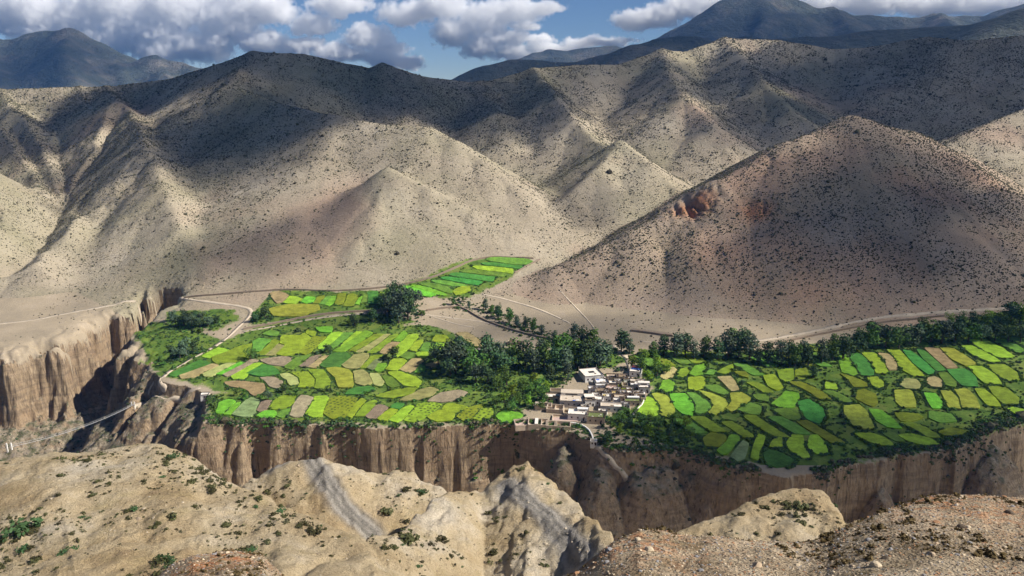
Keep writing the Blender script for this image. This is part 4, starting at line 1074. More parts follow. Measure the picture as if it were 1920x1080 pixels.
for a in [(737, 674, 28, 'round', D_, 'lone dark tree standing among the stubble and lime fields'), (722, 677, 18, 'round', D_, 'small dark tree added as the shadow of the lone tree among fields'),  # the second, smaller tree is put in for the cast shadow of the first
          (470, 676, 22, 'round', G_, 'lone round tree at the corner of the olive field'), (615, 662, 19, 'round', D_, 'lone round tree in the shadow beside long yellow strips'),
          (497, 597, 25, 'round', D_, 'round dark tree above the lane near the dirt road'), (480, 603, 18, 'round', D_, 'small round tree nearest the dirt road junction'),
          (535, 737, 20, 'round', D_, 'dark tree at the end of the curved stubble field'), (503, 752, 24, 'round', B, 'greyish bush tree above the vivid green cliff-edge field'),
          (815, 672, 30, 'tall', D_, 'slim dark tree at the west tip of the dense grove'), (665, 612, 26, 'round', D_, 'round tree beside the lane left of the tree clump'), (698, 603, 26, 'round', D_, 'round tree touching the tree clump by the lane'),
          (1525, 708, 22, 'tall', D_, 'slim dark tree alone between shaded fields'), (1390, 724, 12, 'round', D_, 'little dark bush tree above the vivid arrow-shaped field'), (445, 742, 14, 'round', G_, 'small green tree above the first cliff-edge field'), (612, 735, 12, 'round', D_, 'small bush tree under the curved orchard field')]:
    tree(*a)

def instances(name, protos, P, scale, seed, label=None, kind='stuff', flat=None):
    """one object: many copies of small meshes over given points"""
    me = bpy.data.meshes.new(name)
    n = len(P)
    me.vertices.add(n); me.vertices.foreach_set('co', np.asarray(P, np.float32).ravel())
    rg = np.random.default_rng(seed)
    for an, arr in (('size', scale), ('turn', rg.uniform(0, 6.28, n)), ('pick', rg.integers(0, len(protos), n))):
        a = me.attributes.new(an, 'FLOAT', 'POINT'); a.data.foreach_set('value', np.asarray(arr, np.float32))
    o = new_obj(name, me); o['kind'] = kind
    if label: o['label'] = label
    ng = bpy.data.node_groups.new(name, 'GeometryNodeTree')
    ng.interface.new_socket('Geometry', in_out='INPUT', socket_type='NodeSocketGeometry')
    ng.interface.new_socket('Geometry', in_out='OUTPUT', socket_type='NodeSocketGeometry')
    N, L = ng.nodes, ng.links
    gi = N.new('NodeGroupInput'); go = N.new('NodeGroupOutput'); jn = N.new('GeometryNodeJoinGeometry')
    def at_(nm):
        q = N.new('GeometryNodeInputNamedAttribute'); q.data_type = 'FLOAT'; q.inputs[0].default_value = nm; return q.outputs[0]
    cx = N.new('ShaderNodeCombineXYZ'); L.new(at_('turn'), cx.inputs[2])
    for k, pr in enumerate(protos):
        oi = N.new('GeometryNodeObjectInfo'); oi.inputs[0].default_value = pr
        ip = N.new('GeometryNodeInstanceOnPoints')
        cmp_ = N.new('FunctionNodeCompare'); cmp_.data_type = 'FLOAT'; cmp_.operation = 'EQUAL'
        L.new(at_('pick'), cmp_.inputs[0]); cmp_.inputs[1].default_value = float(k); cmp_.inputs['Epsilon'].default_value = 0.2
        L.new(gi.outputs[0], ip.inputs['Points']); L.new(cmp_.outputs[0], ip.inputs['Selection'])
        L.new(oi.outputs['Geometry'], ip.inputs['Instance']); L.new(cx.outputs[0], ip.inputs['Rotation']); L.new(at_('size'), ip.inputs['Scale'])
        L.new(ip.outputs[0], jn.inputs[0])
    L.new(jn.outputs[0], go.inputs[0])
    md = o.modifiers.new('copies', 'NODES'); md.node_group = ng
    return o

def proto_obj(name, me): return bpy.data.objects.new(name, me)
def lump(i, mat, squash=0.75, sub=1):
    bm = bmesh.new(); bmesh.ops.create_icosphere(bm, subdivisions=sub, radius=1.0)
    rg = random.Random(i)
    for v in bm.verts:
        k = rg.uniform(0.6, 1.25); v.co = (v.co.x * k, v.co.y * k * rg.uniform(.8, 1.1), v.co.z * k * squash + 0.25)
    me = bpy.data.meshes.new('clump'); bm.to_mesh(me); bm.free(); me.materials.append(mat)
    return me
def tuft(i, mat, n=70, size=0.22):
    rg = np.random.default_rng(i)
    lobes = [(rg.uniform(-.5, .5), rg.uniform(-.5, .5), rg.uniform(.15, .5), rg.uniform(.3, .55), rg.uniform(.3, .55), rg.uniform(.25, .4)) for _ in range(5)]
    v, f = leaf_cloud(lobes, n, size, rg, 0.5)
    return mesh_np('tuft', v, f, mat)
SCRUB = [proto_obj('scrub_clump', lump(i, M['scrub'])) for i in range(4)]
BUSH = [proto_obj('bush_clump', tuft(20 + i, M['leaf_dark'], 70, 0.26)) for i in range(2)] + [proto_obj('bush_clump', tuft(30 + i, M['leaf_mid'], 70, 0.26)) for i in range(2)]
def scatter(n, x0, x1, y0, y1, kinds, rg, umax=0.80):
    X = rg.uniform(x0, x1, n); Y = rg.uniform(y0, y1, n)
    k = (np.abs(X / Y) < umax) & np.isin(gkind(X, Y), kinds)
    X, Y = X[k], Y[k]
    z = ground(X, Y); e = 4.0
    nx = -(ground(X + e, Y) - z) / e; ny = -(ground(X, Y + e) - z) / e
    vis = (-X * nx - Y * ny + (CAM_Z - z)) > -0.03 * Y
    return X[vis], Y[vis], z[vis], np.sqrt(nx[vis] ** 2 + ny[vis] ** 2)
rg = np.random.default_rng(3)
X, Y, Z, S = scatter(1250000, -1200, 1200, 640, 1650, (2,), rg)
dens = 0.62 + 0.55 * fbm(X, Y, 90, 3, 12) + 0.7 * fbm(X, Y, 11, 2, 13) + 0.5 * fbm(X, Y, 260, 2, 31)
dens = np.where(Z < ground(X, Y) * 0 + 0.05 * (Y - 480) + 14, dens * 0.55, dens) * np.where((Y > 1000), 1.0, 0.9)
k = rg.uniform(0, 1, len(X)) < dens * 0.85
X, Y, Z = X[k], Y[k], Z[k]
instances('hill_scrub', SCRUB, np.c_[X, Y, Z], rg.lognormal(0, 0.5, len(X)) * (0.15 + 0.00024 * Y), 4)
n_hill = len(X)
X, Y, Z, S = scatter(160000, -100, 800, 560, 950, (3,), rg)
dens = 0.55 + 0.7 * fbm(X, Y, 70, 3, 14) + 0.5 * fbm(X, Y, 14, 2, 15)
k = rg.uniform(0, 1, len(X)) < dens * sstep(8, 60, Z) + 0.10
X, Y, Z = X[k], Y[k], Z[k]
instances('conical_hill_scrub', SCRUB, np.c_[X, Y, Z], rg.lognormal(0, 0.42, len(X)) * 0.47, 5)
print('scrub', n_hill, len(X))
# banks and hedges between the fields, the scrub along the cliff edge
X, Y, Z, S = scatter(120000, -420, 560, 390, 860, (1,), rg)
inf = np.zeros(len(X), bool); de = np.full(len(X), 1e9)
for P in FIELD_POLYS:
    lo = P.min(0) - 6; hi = P.max(0) + 6
    m = (X > lo[0]) & (X < hi[0]) & (Y > lo[1]) & (Y < hi[1])
    if not m.any(): continue
    PP = [tuple(q) for q in P]
    inf[m] |= inside(X[m], Y[m], PP); de[m] = np.minimum(de[m], seg_dist(X[m], Y[m], PP + PP[:1]))
fi = np.clip(np.interp(Y, ROWS, np.arange(NR)), 0, NR - 1).astype(int); fj = np.clip(np.interp(X / Y, UC, np.arange(NC)), 0, NC - 1).astype(int)
gv = green.reshape(NR, NC)[fi, fj]
rimd = seg_dist(X, Y, RIM)
hd = np.where(de < 2.6, 0.85, 0.20 + 0.9 * np.maximum(0, ridged(X, Y, 26, 2, 34)) ** 2) * (gv > 0.55) + 0.9 * (rimd < 7) * (Y < 470) * (np.abs(X) < 400)
hd = hd * (0.65 + 0.7 * fbm(X, Y, 25, 3, 16))
k = (~inf) & (de > 0.4) & (rg.uniform(0, 1, len(X)) < hd)
X, Y, Z, rd = X[k], Y[k], Z[k], rimd[k]
instances('hedge_shrubbery', BUSH, np.c_[X, Y, Z], rg.lognormal(0, 0.4, len(X)) * 0.8 + np.where(rd < 7, 0.35, 0), 6)
# bushes along the field banks
bx, by = [], []
for P in FIELD_POLYS:
    Q = np.roll(P, -1, 0); L = np.linalg.norm(Q - P, axis=1)
    for a, b, l in zip(P, Q, L):
        n = rg.poisson(l / (0.6 if P[:, 0].mean() > 60 else 1.3))
        nr = np.array([b[1] - a[1], a[0] - b[0]]) / (l + 1e-6)
        for t_ in rg.uniform(0, 1, n):
            p = a + (b - a) * t_ + nr * rg.uniform(0.2, 1.9 if P[:, 0].mean() > 60 else 0.9); bx.append(p[0]); by.append(p[1])
X = np.array(bx); Y = np.array(by)
k = fbm(X, Y, 18, 3, 18) > -0.22
for P in FIELD_POLYS:
    lo = P.min(0); hi = P.max(0)
    m = (X > lo[0]) & (X < hi[0]) & (Y > lo[1]) & (Y < hi[1])
    if m.any(): k[m] &= ~inside(X[m], Y[m], [tuple(q) for q in P])
X, Y = X[k], Y[k]; Z = ground(X, Y)
ok = Z > 0.05 * (Y - 480) - 4
instances('bank_shrubbery', BUSH, np.c_[X, Y, Z][ok], (rg.lognormal(0, 0.35, len(X)) * np.where(X > 60, 0.95, 0.7))[ok], 8)
# loose green scrub round the trees and along the lanes
cx = np.array([(at_[0], at_[1]) for at_ in TREE_SPOTS])
j = rg.integers(0, len(cx), 5200)
X = cx[j, 0] + rg.normal(0, 5.5, len(j)); Y = cx[j, 1] + rg.normal(0, 7, len(j))
k = gkind(X, Y) == 1
for P in FIELD_POLYS:
    lo = P.min(0); hi = P.max(0)
    m = (X > lo[0]) & (X < hi[0]) & (Y > lo[1]) & (Y < hi[1])
    if m.any(): k[m] &= ~inside(X[m], Y[m], [tuple(q) for q in P])
vil = (np.abs(X - 45) < 42) & (np.abs(Y - 490) < 46) & (X - 45 > -38)
vc = np.array([on_plat(*q) for q in ((1090, 775), (1110, 735), (1150, 735), (1190, 735), (1040, 790), (1150, 755), (1130, 715))])
dv = np.min(np.hypot(X[:, None] - vc[:, 0], Y[:, None] - vc[:, 1]), 1)
k &= dv > 17
X, Y = X[k], Y[k]
instances('tree_undergrowth', BUSH, np.c_[X, Y, ground(X, Y)], rg.lognormal(0, 0.45, len(X)) * 1.0, 9)
X, Y, Z, S = scatter(30000, -420, 600, 560, 900, (1,), rg)
fi = np.clip(np.interp(Y, ROWS, np.arange(NR)), 0, NR - 1).astype(int); fj = np.clip(np.interp(X / Y, UC, np.arange(NC)), 0, NC - 1).astype(int)
k = (green.reshape(NR, NC)[fi, fj] < 0.3) & (rg.uniform(0, 1, len(X)) < 0.25 + 0.6 * fbm(X, Y, 40, 3, 19))
instances('valley_scrub', SCRUB, np.c_[X[k], Y[k], Z[k]], rg.lognormal(0, 0.45, k.sum()) * 0.45, 10)
X, Y, Z, S = scatter(26000, -420, 560, 300, 560, (4,), rg)
k = (S < 1.1) & (rg.uniform(0, 1, len(X)) < 0.45 + 0.9 * fbm(X, Y, 20, 3, 17))
instances('gorge_shrubbery', BUSH[:2] + SCRUB[:2], np.c_[X[k], Y[k], Z[k]], rg.lognormal(0, 0.4, k.sum()) * 0.7, 7)

# dark scrub hanging over the lip of the gorge
P = np.array(RIM); seg = np.linalg.norm(np.diff(P, axis=0), axis=1); cum = np.r_[0, np.cumsum(seg)]
q = rg.uniform(0, cum[-1], 15000)
X = np.interp(q, cum, P[:, 0]) + rg.normal(0, 2.2, len(q)); Y = np.interp(q, cum, P[:, 1]) - np.abs(rg.normal(0, 3.4, len(q))) + 1.5
Z = ground(X, Y)
k = (np.abs(X / Y) < 0.85) & (Y < 475) & (X > -190) & (fbm(X, Y, 16, 3, 29) > -0.15) & (rg.uniform(0, 1, len(X)) < 0.75)
bare = (X > 5) & (X < 62) & (Y < 470)
k &= ~bare | (rg.uniform(0, 1, len(X)) < 0.15)
for F in FIELD_POLYS:
    lo = F.min(0); hi = F.max(0)
    m = (X > lo[0]) & (X < hi[0]) & (Y > lo[1]) & (Y < hi[1])
    if m.any(): k[m] &= ~inside(X[m], Y[m], [tuple(v) for v in F])
instances('cliff_edge_shrubbery', BUSH[:3] + SCRUB[:1], np.c_[X, Y, Z][k], rg.lognormal(0, 0.4, k.sum()) * 0.95, 30)
# ------------------------------------------------------------------ the village
M['white'] = plain('whitewash', (0.78, 0.75, 0.71), 0.18, 0.9)
M['mud'] = plain('mud_wall', (0.52, 0.42, 0.32), 0.25, 0.8)
M['greywall'] = plain('grey_plaster', (0.52, 0.49, 0.48), 0.18, 0.8)
M['mudroof'] = plain('mud_roof', (0.60, 0.51, 0.41), 0.22, 0.7)
M['paleroof'] = plain('pale_roof', (0.80, 0.74, 0.66), 0.15, 0.7)
M['metal'] = plain('sheet_roof', (0.78, 0.77, 0.76), 0.1, 0.5, 0.5)
M['brownroof'] = plain('brown_roof', (0.27, 0.20, 0.13), 0.3, 1.0)
M['grassroof'] = plain('weedy_roof', (0.16, 0.19, 0.07), 0.4, 1.0)
M['pinkroof'] = plain('pink_mud_roof', (0.52, 0.38, 0.33), 0.2, 0.8)
M['wood'] = plain('stacked_firewood', (0.10, 0.075, 0.055), 0.4, 4)
M['dark'] = plain('dark_opening', (0.025, 0.022, 0.022), 0.2)
M['frame'] = plain('window_frame', (0.16, 0.08, 0.05), 0.2)
M['blue'] = plain('blue_tarpaulin', (0.10, 0.20, 0.62), 0.1, 1, 0.5)
M['red'] = plain('pink_tarpaulin', (0.62, 0.12, 0.16), 0.1, 1, 0.5)
M['yellow'] = plain('yellow_cloth', (0.62, 0.46, 0.06), 0.1, 1, 0.6)
M['pole'] = plain('weathered_pole', (0.42, 0.38, 0.33), 0.2)

def box(bm, x0, x1, y0, y1, z0, z1, taper=0.0):
    vs = [bm.verts.new(p) for p in ((x0, y0, z0), (x1, y0, z0), (x1, y1, z0), (x0, y1, z0), (x0 + taper, y0 + taper, z1), (x1 - taper, y0 + taper, z1), (x1 - taper, y1 - taper, z1), (x0 + taper, y1 - taper, z1))]
    for f in ((0, 3, 2, 1), (4, 5, 6, 7), (0, 1, 5, 4), (1, 2, 6, 5), (2, 3, 7, 6), (3, 0, 4, 7)): bm.faces.new([vs[i] for i in f])
def mesh_of(name, boxes, mat):
    bm = bmesh.new()
    for b in boxes: box(bm, *b)
    me = bpy.data.meshes.new(name); bm.to_mesh(me); bm.free(); me.materials.append(mat)
    return me
def root(name, px, py, rz, label, cat, group=None):
    p = hit(px, py); p[2] = float(ground(p[0], p[1]))
    e = bpy.data.objects.new(name, None); e.location = p; e.rotation_euler = (0, 0, math.radians(rz)); e.empty_display_size = 0.5
    link(e); tag(e, label, cat, group); return e

def house(px, py, w, d, h, rz, label, wall='white', roof='mudroof', wins=3, court=None, poles=1, upper=None, cloth=None, rim=True):
    """flat-roofed house: battered walls, recessed roof, firewood stacked along the roof edge"""
    e = root('house', px, py, rz, label, 'house', 'village houses')
    h *= 0.74
    a, b = w / 2, d / 2
    new_obj('wall', mesh_of('wall', [(-a, a, -b, b, -2.0, h - 0.35, 0.18)], M[wall]), e)
    # roof slab, with a dark panel as the shade inside a light-well
    x0, x1, y0, y1 = -a + 0.2, a - 0.2, -b + 0.2, b - 0.2
    z0, z1 = h - 0.33, h - 0.12
    if court:
        cx0, cx1, cy0, cy1 = (court[0] * w, court[1] * w, court[2] * d, court[3] * d)
        rb = [(x0, cx0, y0, y1, z0, z1), (cx1, x1, y0, y1, z0, z1), (cx0, cx1, y0, cy0, z0, z1), (cx0, cx1, cy1, y1, z0, z1)]
        new_obj('light_well_shade', mesh_of('light_well_shade', [(cx0 + 0.05, cx1 - 0.05, cy0 + 0.05, cy1 - 0.05, z0 - 0.02, z0 + 0.04)], M['dark']), e)
    else:
        rb = [(x0, x1, y0, y1, z0, z1)]
    ro = new_obj('roof', mesh_of('roof', rb, M[roof]), e)
    t_ = 0.42; hh = 0.55
    pr = [(-a, a, -b, -b + t_, h - 0.34, h + hh * .7), (-a, a, b - t_, b, h - 0.34, h + hh), (-a, -a + t_, -b + t_ + .01, b - t_ - .01, h - 0.34, h + hh * .8), (a - t_, a, -b + t_ + .01, b - t_ - .01, h - 0.34, h + hh * .8)]
    new_obj('parapet', mesh_of('parapet', pr, M[wall]), e)
    if rim:
        wd = [(-a - .12, a + .12, -b - .14, -b + .25, h + hh * .7 + .01, h + hh * .7 + .30), (-a - .12, a + .12, b - .25, b + .14, h + hh + .01, h + hh + .3), (-a - .12, -a + .26, -b + .27, b - .27, h + hh * .8 + .01, h + hh * .8 + .28), (a - .26, a + .12, -b + .27, b - .27, h + hh * .8 + .01, h + hh * .8 + .28)]
        new_obj('firewood_edge', mesh_of('firewood_edge', wd, M['wood']), e)
    for k in range(wins):
        x = -a + w * (k + 0.7) / (wins + 0.4); zz = h * 0.52
        f = new_obj('window', mesh_of('window', [(x - .45, x + .45, -b - .06, -b + .12, zz - .5, zz + .55)], M['frame']), e)
        new_obj('pane', mesh_of('pane', [(x - .32, x + .32, -b - .09, -b - .05, zz - .38, zz + .42)], M['dark']), f)
    dx = a * 0.55
    new_obj('door', mesh_of('door', [(dx - .5, dx + .5, -b - .05, -b + .1, 0, 1.9)], M['dark']), e)
    if upper:   # a second storey on part of the roof
        ux0, ux1, uy0, uy1, uh, um, ur = upper
        ux0 *= w; ux1 *= w; uy0 *= d; uy1 *= d
        u = new_obj('upper_storey', mesh_of('upper_storey', [(ux0, ux1, uy0, uy1, h - 0.1, h + uh, 0.05)], M[um]), e)
        new_obj('upper_roof', mesh_of('upper_roof', [(ux0 - .2, ux1 + .2, uy0 - .2, uy1 + .2, h + uh + .01, h + uh + .25)], M[ur]), u)
        new_obj('loggia', mesh_of('loggia', [(ux0 + (ux1 - ux0) * .2, ux1 - (ux1 - ux0) * .25, uy0 - .05, uy0 + .2, h + 0.4, h + uh - 0.5)], M['dark']), u)  # dark panel in place of the shade inside the loggia
    for k in range(poles):
        x = (-a + .3, a - .3, a - .3)[k]; y = (b - .3, b - .3, -b + .3)[k]
        new_obj('flagpole', mesh_of('flagpole', [(x - .07, x + .07, y - .07, y + .07, h, h + 3.0)], M['pole']), e)
    if cloth:
        for (mk, cx, cy, cw, cd) in cloth:
            new_obj('cloth', mesh_of('cloth', [(cx * w - cw / 2, cx * w + cw / 2, cy * d - cd / 2, cy * d + cd / 2, h - .1, h + 0.12)], M[mk]), ro)
    # clutter drying on the roof
    rr = random.Random(int(px * 7 + py))
    for k in range(3):
        x = rr.uniform(-a * .7, a * .7); y = rr.uniform(-b * .7, b * .7); s = rr.uniform(.25, .8)
        if court and cx0 - 1 < x < cx1 + 1 and cy0 - 1 < y < cy1 + 1: continue
        new_obj('bundle', mesh_of('bundle', [(x - s, x + s, y - s * .7, y + s * .7, z1 - .02, z1 + s * .7, s * .25)], M[rr.choice(['wood', 'brownroof', 'mud', 'paleroof'])]), e)
    return e

def pen(px, py, w, d, h, rz, label, cells=1, mat='mud', floor='mudroof', roofed=None):
    e = root('courtyard', px, py, rz, label, 'courtyard', 'walled courtyards and pens')
    a, b, t_ = w / 2, d / 2, 0.5
    for k, q in enumerate([(-a, a, -b, -b + t_), (-a, a, b - t_, b), (-a, -a + t_, -b + t_ + .01, b - t_ - .01), (a - t_, a, -b + t_ + .01, b - t_ - .01)]):
        new_obj('wall', mesh_of('wall', [(*q, -2.0, h + (0, .3, .15, .1)[k], 0.03)], M[mat]), e)
    for k in range(1, cells):
        x = -a + w * k / cells
        new_obj('partition', mesh_of('partition', [(x - .25, x + .25, -b + t_ + .02, b - t_ - .02, -1, h - 0.1)], M[mat]), e)
    new_obj('floor', mesh_of('floor', [(-a + t_, a - t_, -b + t_, b - t_, -1, 0.25)], M[floor]), e)
    if roofed:
        x0, x1 = -a + w * roofed[0], -a + w * roofed[1]
        new_obj('roof', mesh_of('roof', [(x0, x1, -b + t_ * .5, b - t_ * .5, h + .32, h + .6)], M[roofed[2]]), e)
    return e

house(1072, 754, 15.5, 17, 5.2, -6, 'largest house, long grey-white front with two small windows', 'greywall', 'mudroof', 4, None, 2, (-0.47, 0.47, 0.12, 0.47, 1.6, 'white', 'mudroof'), [('blue', 0.1, -0.35, 1.6, 1.2), ('metal', 0.25, -0.3, 2.2, 1.6)])
house(1108, 708, 14, 15, 5, 14, 'big square white house with roof light-well, highest in the village', 'white', 'paleroof', 4, (-0.1, 0.22, 0.0, 0.25), 3)
house(1192, 700, 8.5, 13, 4.5, -14, 'white house with blue and pink tarpaulins on its roof', 'white', 'paleroof', 2, None, 2, None, [('red', 0.0, 0.3, 6.5, 3.4), ('blue', 0.0, 0.02, 6.5, 3.0)])
house(1109, 735, 5, 5, 4.2, 0, 'narrow grey block beside the largest house, upper corner', 'greywall', 'metal', 1, None, 0)
house(1128, 722, 9, 8, 4, 4, 'white sheet-roofed house in the middle of the village', 'white', 'metal', 2, None, 1, None, [('blue', -0.25, 0.35, 2.2, 1.4)])
house(1148, 712, 8.5, 7, 3.6, -4, 'mud house open to the sky behind the white sheet roof', 'mud', 'mudroof', 2, (-0.3, 0.3, -0.2, 0.25), 0)
house(1147, 723, 8, 6, 3.4, -5, 'mud house with pale roof right of the white sheet roof', 'mud', 'paleroof', 2, None, 0)
house(1147, 733, 8.5, 7, 3.4, -8, 'house with pinkish mud roof in the village middle', 'mud', 'pinkroof', 2, None, 1)
house(1166, 712, 8, 6, 3.6, -3, 'dark-fronted mud house below the tarpaulin house', 'mud', 'brownroof', 3, None, 0)
house(1190, 727, 6.5, 8, 4.2, -8, 'small house with bright white roof near the east edge', 'greywall', 'metal', 2, None, 0, (-0.45, 0.0, 0.1, 0.45, 1.5, 'mud', 'mudroof'))
house(1207, 733, 8, 7.5, 5, -4, 'two-storey pale house at the eastern tip of the village', 'greywall', 'paleroof', 2, None, 1, (-0.48, 0.48, 0.12, 0.48, 1.8, 'white', 'paleroof'))
house(1130, 738, 8, 5, 3.2, 2, 'low house with dark brown roof among white ones', 'mud', 'brownroof', 2, None, 0)
house(1127, 729, 8, 3.6, 3.6, 2, 'low strip of white roof behind the dark brown roof', 'white', 'metal', 2, None, 0)
house(1105, 758, 7, 7, 5.2, 3, 'tall house with open loggia right of the largest house', 'white', 'paleroof', 1, None, 0, (-0.45, 0.45, -0.2, 0.45, 1.8, 'mud', 'paleroof'))
house(1122, 757, 6, 7, 5.2, -16, 'tall grey-white house right of the loggia house', 'greywall', 'paleroof', 1, None, 0)
house(1137, 751, 6, 5.5, 4.6, -6, 'small white house with one square window in centre', 'white', 'paleroof', 1, None, 0, None, [('yellow', -0.2, 0.2, 2.0, 1.2)])
house(1149, 743, 6, 5, 3.4, 0, 'small mud house with yellow cloth on its roof', 'mud', 'mudroof', 1, None, 0, None, [('yellow', 0.0, 0.25, 3.6, 1.2)])
house(1163, 750, 8.5, 5, 3.4, -4, 'mud house with open dark well, above the long front house', 'mud', 'mudroof', 2, (-0.1, 0.3, -0.2, 0.2), 0)
house(1147, 768, 15, 7, 4.2, -7, 'long white-fronted house at the foot of the village', 'white', 'mudroof', 4, None, 0, None, [('paleroof', 0.25, -0.1, 5.0, 3.4)])
house(1186, 757, 11, 8, 4, -2, 'greenish weedy-roofed house at the south-east corner', 'mud', 'grassroof', 3, None, 0, (-0.3, 0.4, 0.15, 0.4, 0.9, 'greywall', 'metal'))
house(1084, 783, 13, 9, 5, -8, 'white-roofed house in front of the largest house', 'white', 'paleroof', 3, None, 0, (-0.05, 0.45, 0.2, 0.48, 1.4, 'white', 'metal'))
house(1117, 790, 11.5, 8, 5.6, -8, 'mud house with weeds growing over its roof', 'mud', 'grassroof', 3, None, 0)
house(1176, 741, 7, 5, 3.2, -6, 'low mud house left of the eastern white roof', 'mud', 'paleroof', 2, None, 0)
house(1036, 749, 10.5, 6.5, 3.6, -4, 'small house with half white roof west of the largest', 'mud', 'paleroof', 2, (0.0, 0.4, -0.3, 0.2), 0)
house(895, 664, 7, 6, 4, 10, 'little pinkish house hidden in the dense grove', 'white', 'pinkroof', 2, None, 0)
house(385, 745, 5.5, 4, 3, 10, 'lone pale hut on the slope above the ravine path', 'white', 'paleroof', 1, None, 0)
house(1113, 833, 4, 3, 3.2, -6, 'small white gate building on the path below the village', 'white', 'paleroof', 2, None, 0, None, None, False)
for k, (x, y, w_, d_) in enumerate([(1120, 714, 6, 5), (1138, 716, 5, 4), (1158, 721, 5, 4), (1176, 716, 6, 4), (1181, 736, 5, 4), (1157, 737, 5, 4), (1168, 741, 5, 4), (1139, 742, 5, 3.5), (1116, 747, 5, 4), (1128, 749, 4.5, 4), (1172, 763, 6, 4), (1096, 770, 5, 4), (1130, 776, 6, 4), (1202, 721, 6, 4.5), (1156, 757, 5, 4), (1196, 742, 5, 4)]):
    house(x, y, w_, d_, 3.2 + 0.4 * (k % 3), -12 + 7 * (k % 4), 'small flat-roofed house wedged among the larger ones in the village core', ('white', 'greywall', 'white')[k % 3], ('paleroof', 'mudroof', 'metal', 'brownroof')[k % 4], 1, None, 0)['group'] = 'small houses of the village core'
pen(1041, 770, 11, 8, 2.6, -10, 'two-celled mud pen directly before the largest house', 2)
pen(1019, 765, 11, 6, 2.4, -6, 'pen with dark inside at the west corner of the village', 1, 'mud', 'brownroof', (0.0, 0.35, 'mudroof'))
pen(984, 796, 13, 9, 1.7, 8, 'westernmost mud pen at the cliff edge beside a green field', 1, 'mud', 'pinkroof')
pen(1009, 796, 12.5, 9, 1.9, -4, 'mud pen with three cells, second along the cliff edge', 3, 'mud', 'mudroof', (0.34, 0.5, 'paleroof'))
pen(1034, 799, 7, 7, 2, -3, 'grassy-topped pen, third along the cliff edge', 1, 'mud', 'grassroof')
pen(1055, 800, 10, 7, 1.9, -5, 'dark-floored pen, fourth along the cliff edge', 1, 'mud', 'brownroof')
pen(1045, 737, 10, 5, 2.4, -3, 'narrow mud pen under the bright trees', 1, 'mud', 'brownroof')
pen(1177, 727, 8, 6, 2.6, -5, 'open walled yard between the eastern white roof and lanes', 2, 'mud', 'brownroof')
pen(966, 646, 12, 6, 2.6, -18, 'roofless ruined building by the end of the pale terrace', 2, 'mud', 'pinkroof')
pen(1200, 748, 8, 6, 2.2, -10, 'small yard with straw at the eastern field edge', 1, 'mud', 'mudroof')
pen(1075, 772, 6, 4, 2.2, -10, 'tiny pen squeezed between pen cells and white roof', 1)
pen(1062, 787, 18, 9, 1.2, -6, 'wide pinkish open yard in the middle of the cliff-edge pens', 1, 'mud', 'pinkroof')
v, f = ribbon([hit(*p) for p in ((1070, 795), (1085, 797), (1100, 804), (1109, 815), (1112, 826))], 0.4, 1.3, 0.8, 0.3, 3)
tag(new_obj('path_wall', mesh_np('path_wall', v, f, M['white'])), 'curved pale wall running down from the pens to the gate', 'wall', 'walls along the lanes')
v, f = ribbon([hit(*p) for p in ((1208, 738), (1207, 758), (1196, 768), (1186, 780))], 0.35, 1.2, 0.8, 0.3, 3)
tag(new_obj('path_wall', mesh_np('path_wall', v, f, M['white'])), 'thin pale wall between the eastern houses and curved fields', 'wall', 'walls along the lanes')
path('footpath', [(1118, 836), (1130, 850), (1148, 868), (1165, 885), (1178, 897)], 0.8)

# ------------------------------------------------------------------ the footbridge over the gorge
A = at(18, 842, 331.0); A[2] += 1.0
Bp = hit(250, 762); Bp = np.array([Bp[0], Bp[1], float(ground(Bp[0], Bp[1])) + 1.2])
e = bpy.data.objects.new('footbridge', None); e.location = tuple(A); link(e)
tag(e, 'long thin white suspension footbridge hanging across the ravine', 'bridge')
M['steel'] = plain('bridge_steel', (0.42, 0.42, 0.42), 0.1, 1, 0.5)
vec = Bp - A; Lh = math.hypot(vec[0], vec[1]); ax = np.array([vec[0] / Lh, vec[1] / Lh]); nrm = np.array([-ax[1], ax[0]])
NS = 60
def span_pt(s, off, up): 
    q = A + vec * s; return (q[0] + nrm[0] * off - A[0], q[1] + nrm[1] * off - A[1], q[2] - 3.0 * 4 * s * (1 - s) + up - A[2])
def span_strip(name, off, hw, z0, z1, mat):
    bm = bmesh.new(); prev = None
    for k in range(NS + 1):
        s = k / NS
        cur = [bm.verts.new(span_pt(s, off + o, u)) for o, u in ((-hw, z0), (hw, z0), (hw, z1), (-hw, z1))]
        if prev:
            for i in range(4): bm.faces.new((prev[i], prev[(i + 1) % 4], cur[(i + 1) % 4], cur[i]))
        else: bm.faces.new(cur[::-1])
        prev = cur
    bm.faces.new(prev)
    me = bpy.data.meshes.new(name); bm.to_mesh(me); bm.free(); me.materials.append(mat)
    return new_obj(name, me, e)
span_strip('deck', 0, 0.28, -0.08, 0.06, M['steel'])
span_strip('handrail', -0.62, 0.025, 1.0, 1.06, M['steel']); span_strip('handrail', 0.62, 0.025, 1.0, 1.06, M['steel'])
hang = mesh_of('hanger', [(-.03, .03, -.03, .03, 0, 1.05)], M['steel'])
for k in range(1, 40):
    for sgn in (-.62, .62):
        new_obj('hanger', hang, e, loc=span_pt(k / 40, sgn, 0.0))
for s in (0.0, 1.0):
    for sgn in (-1.0, 1.0):
        q = span_pt(s, sgn, 0)
        new_obj('pylon', mesh_of('pylon', [(-.3, .3, -.3, .3, -6, 2.2, 0.05)], M['white']), e, loc=q)
path('footpath', [(250, 762), (275, 753), (300, 748), (322, 744), (350, 738), (376, 728)], 0.9)
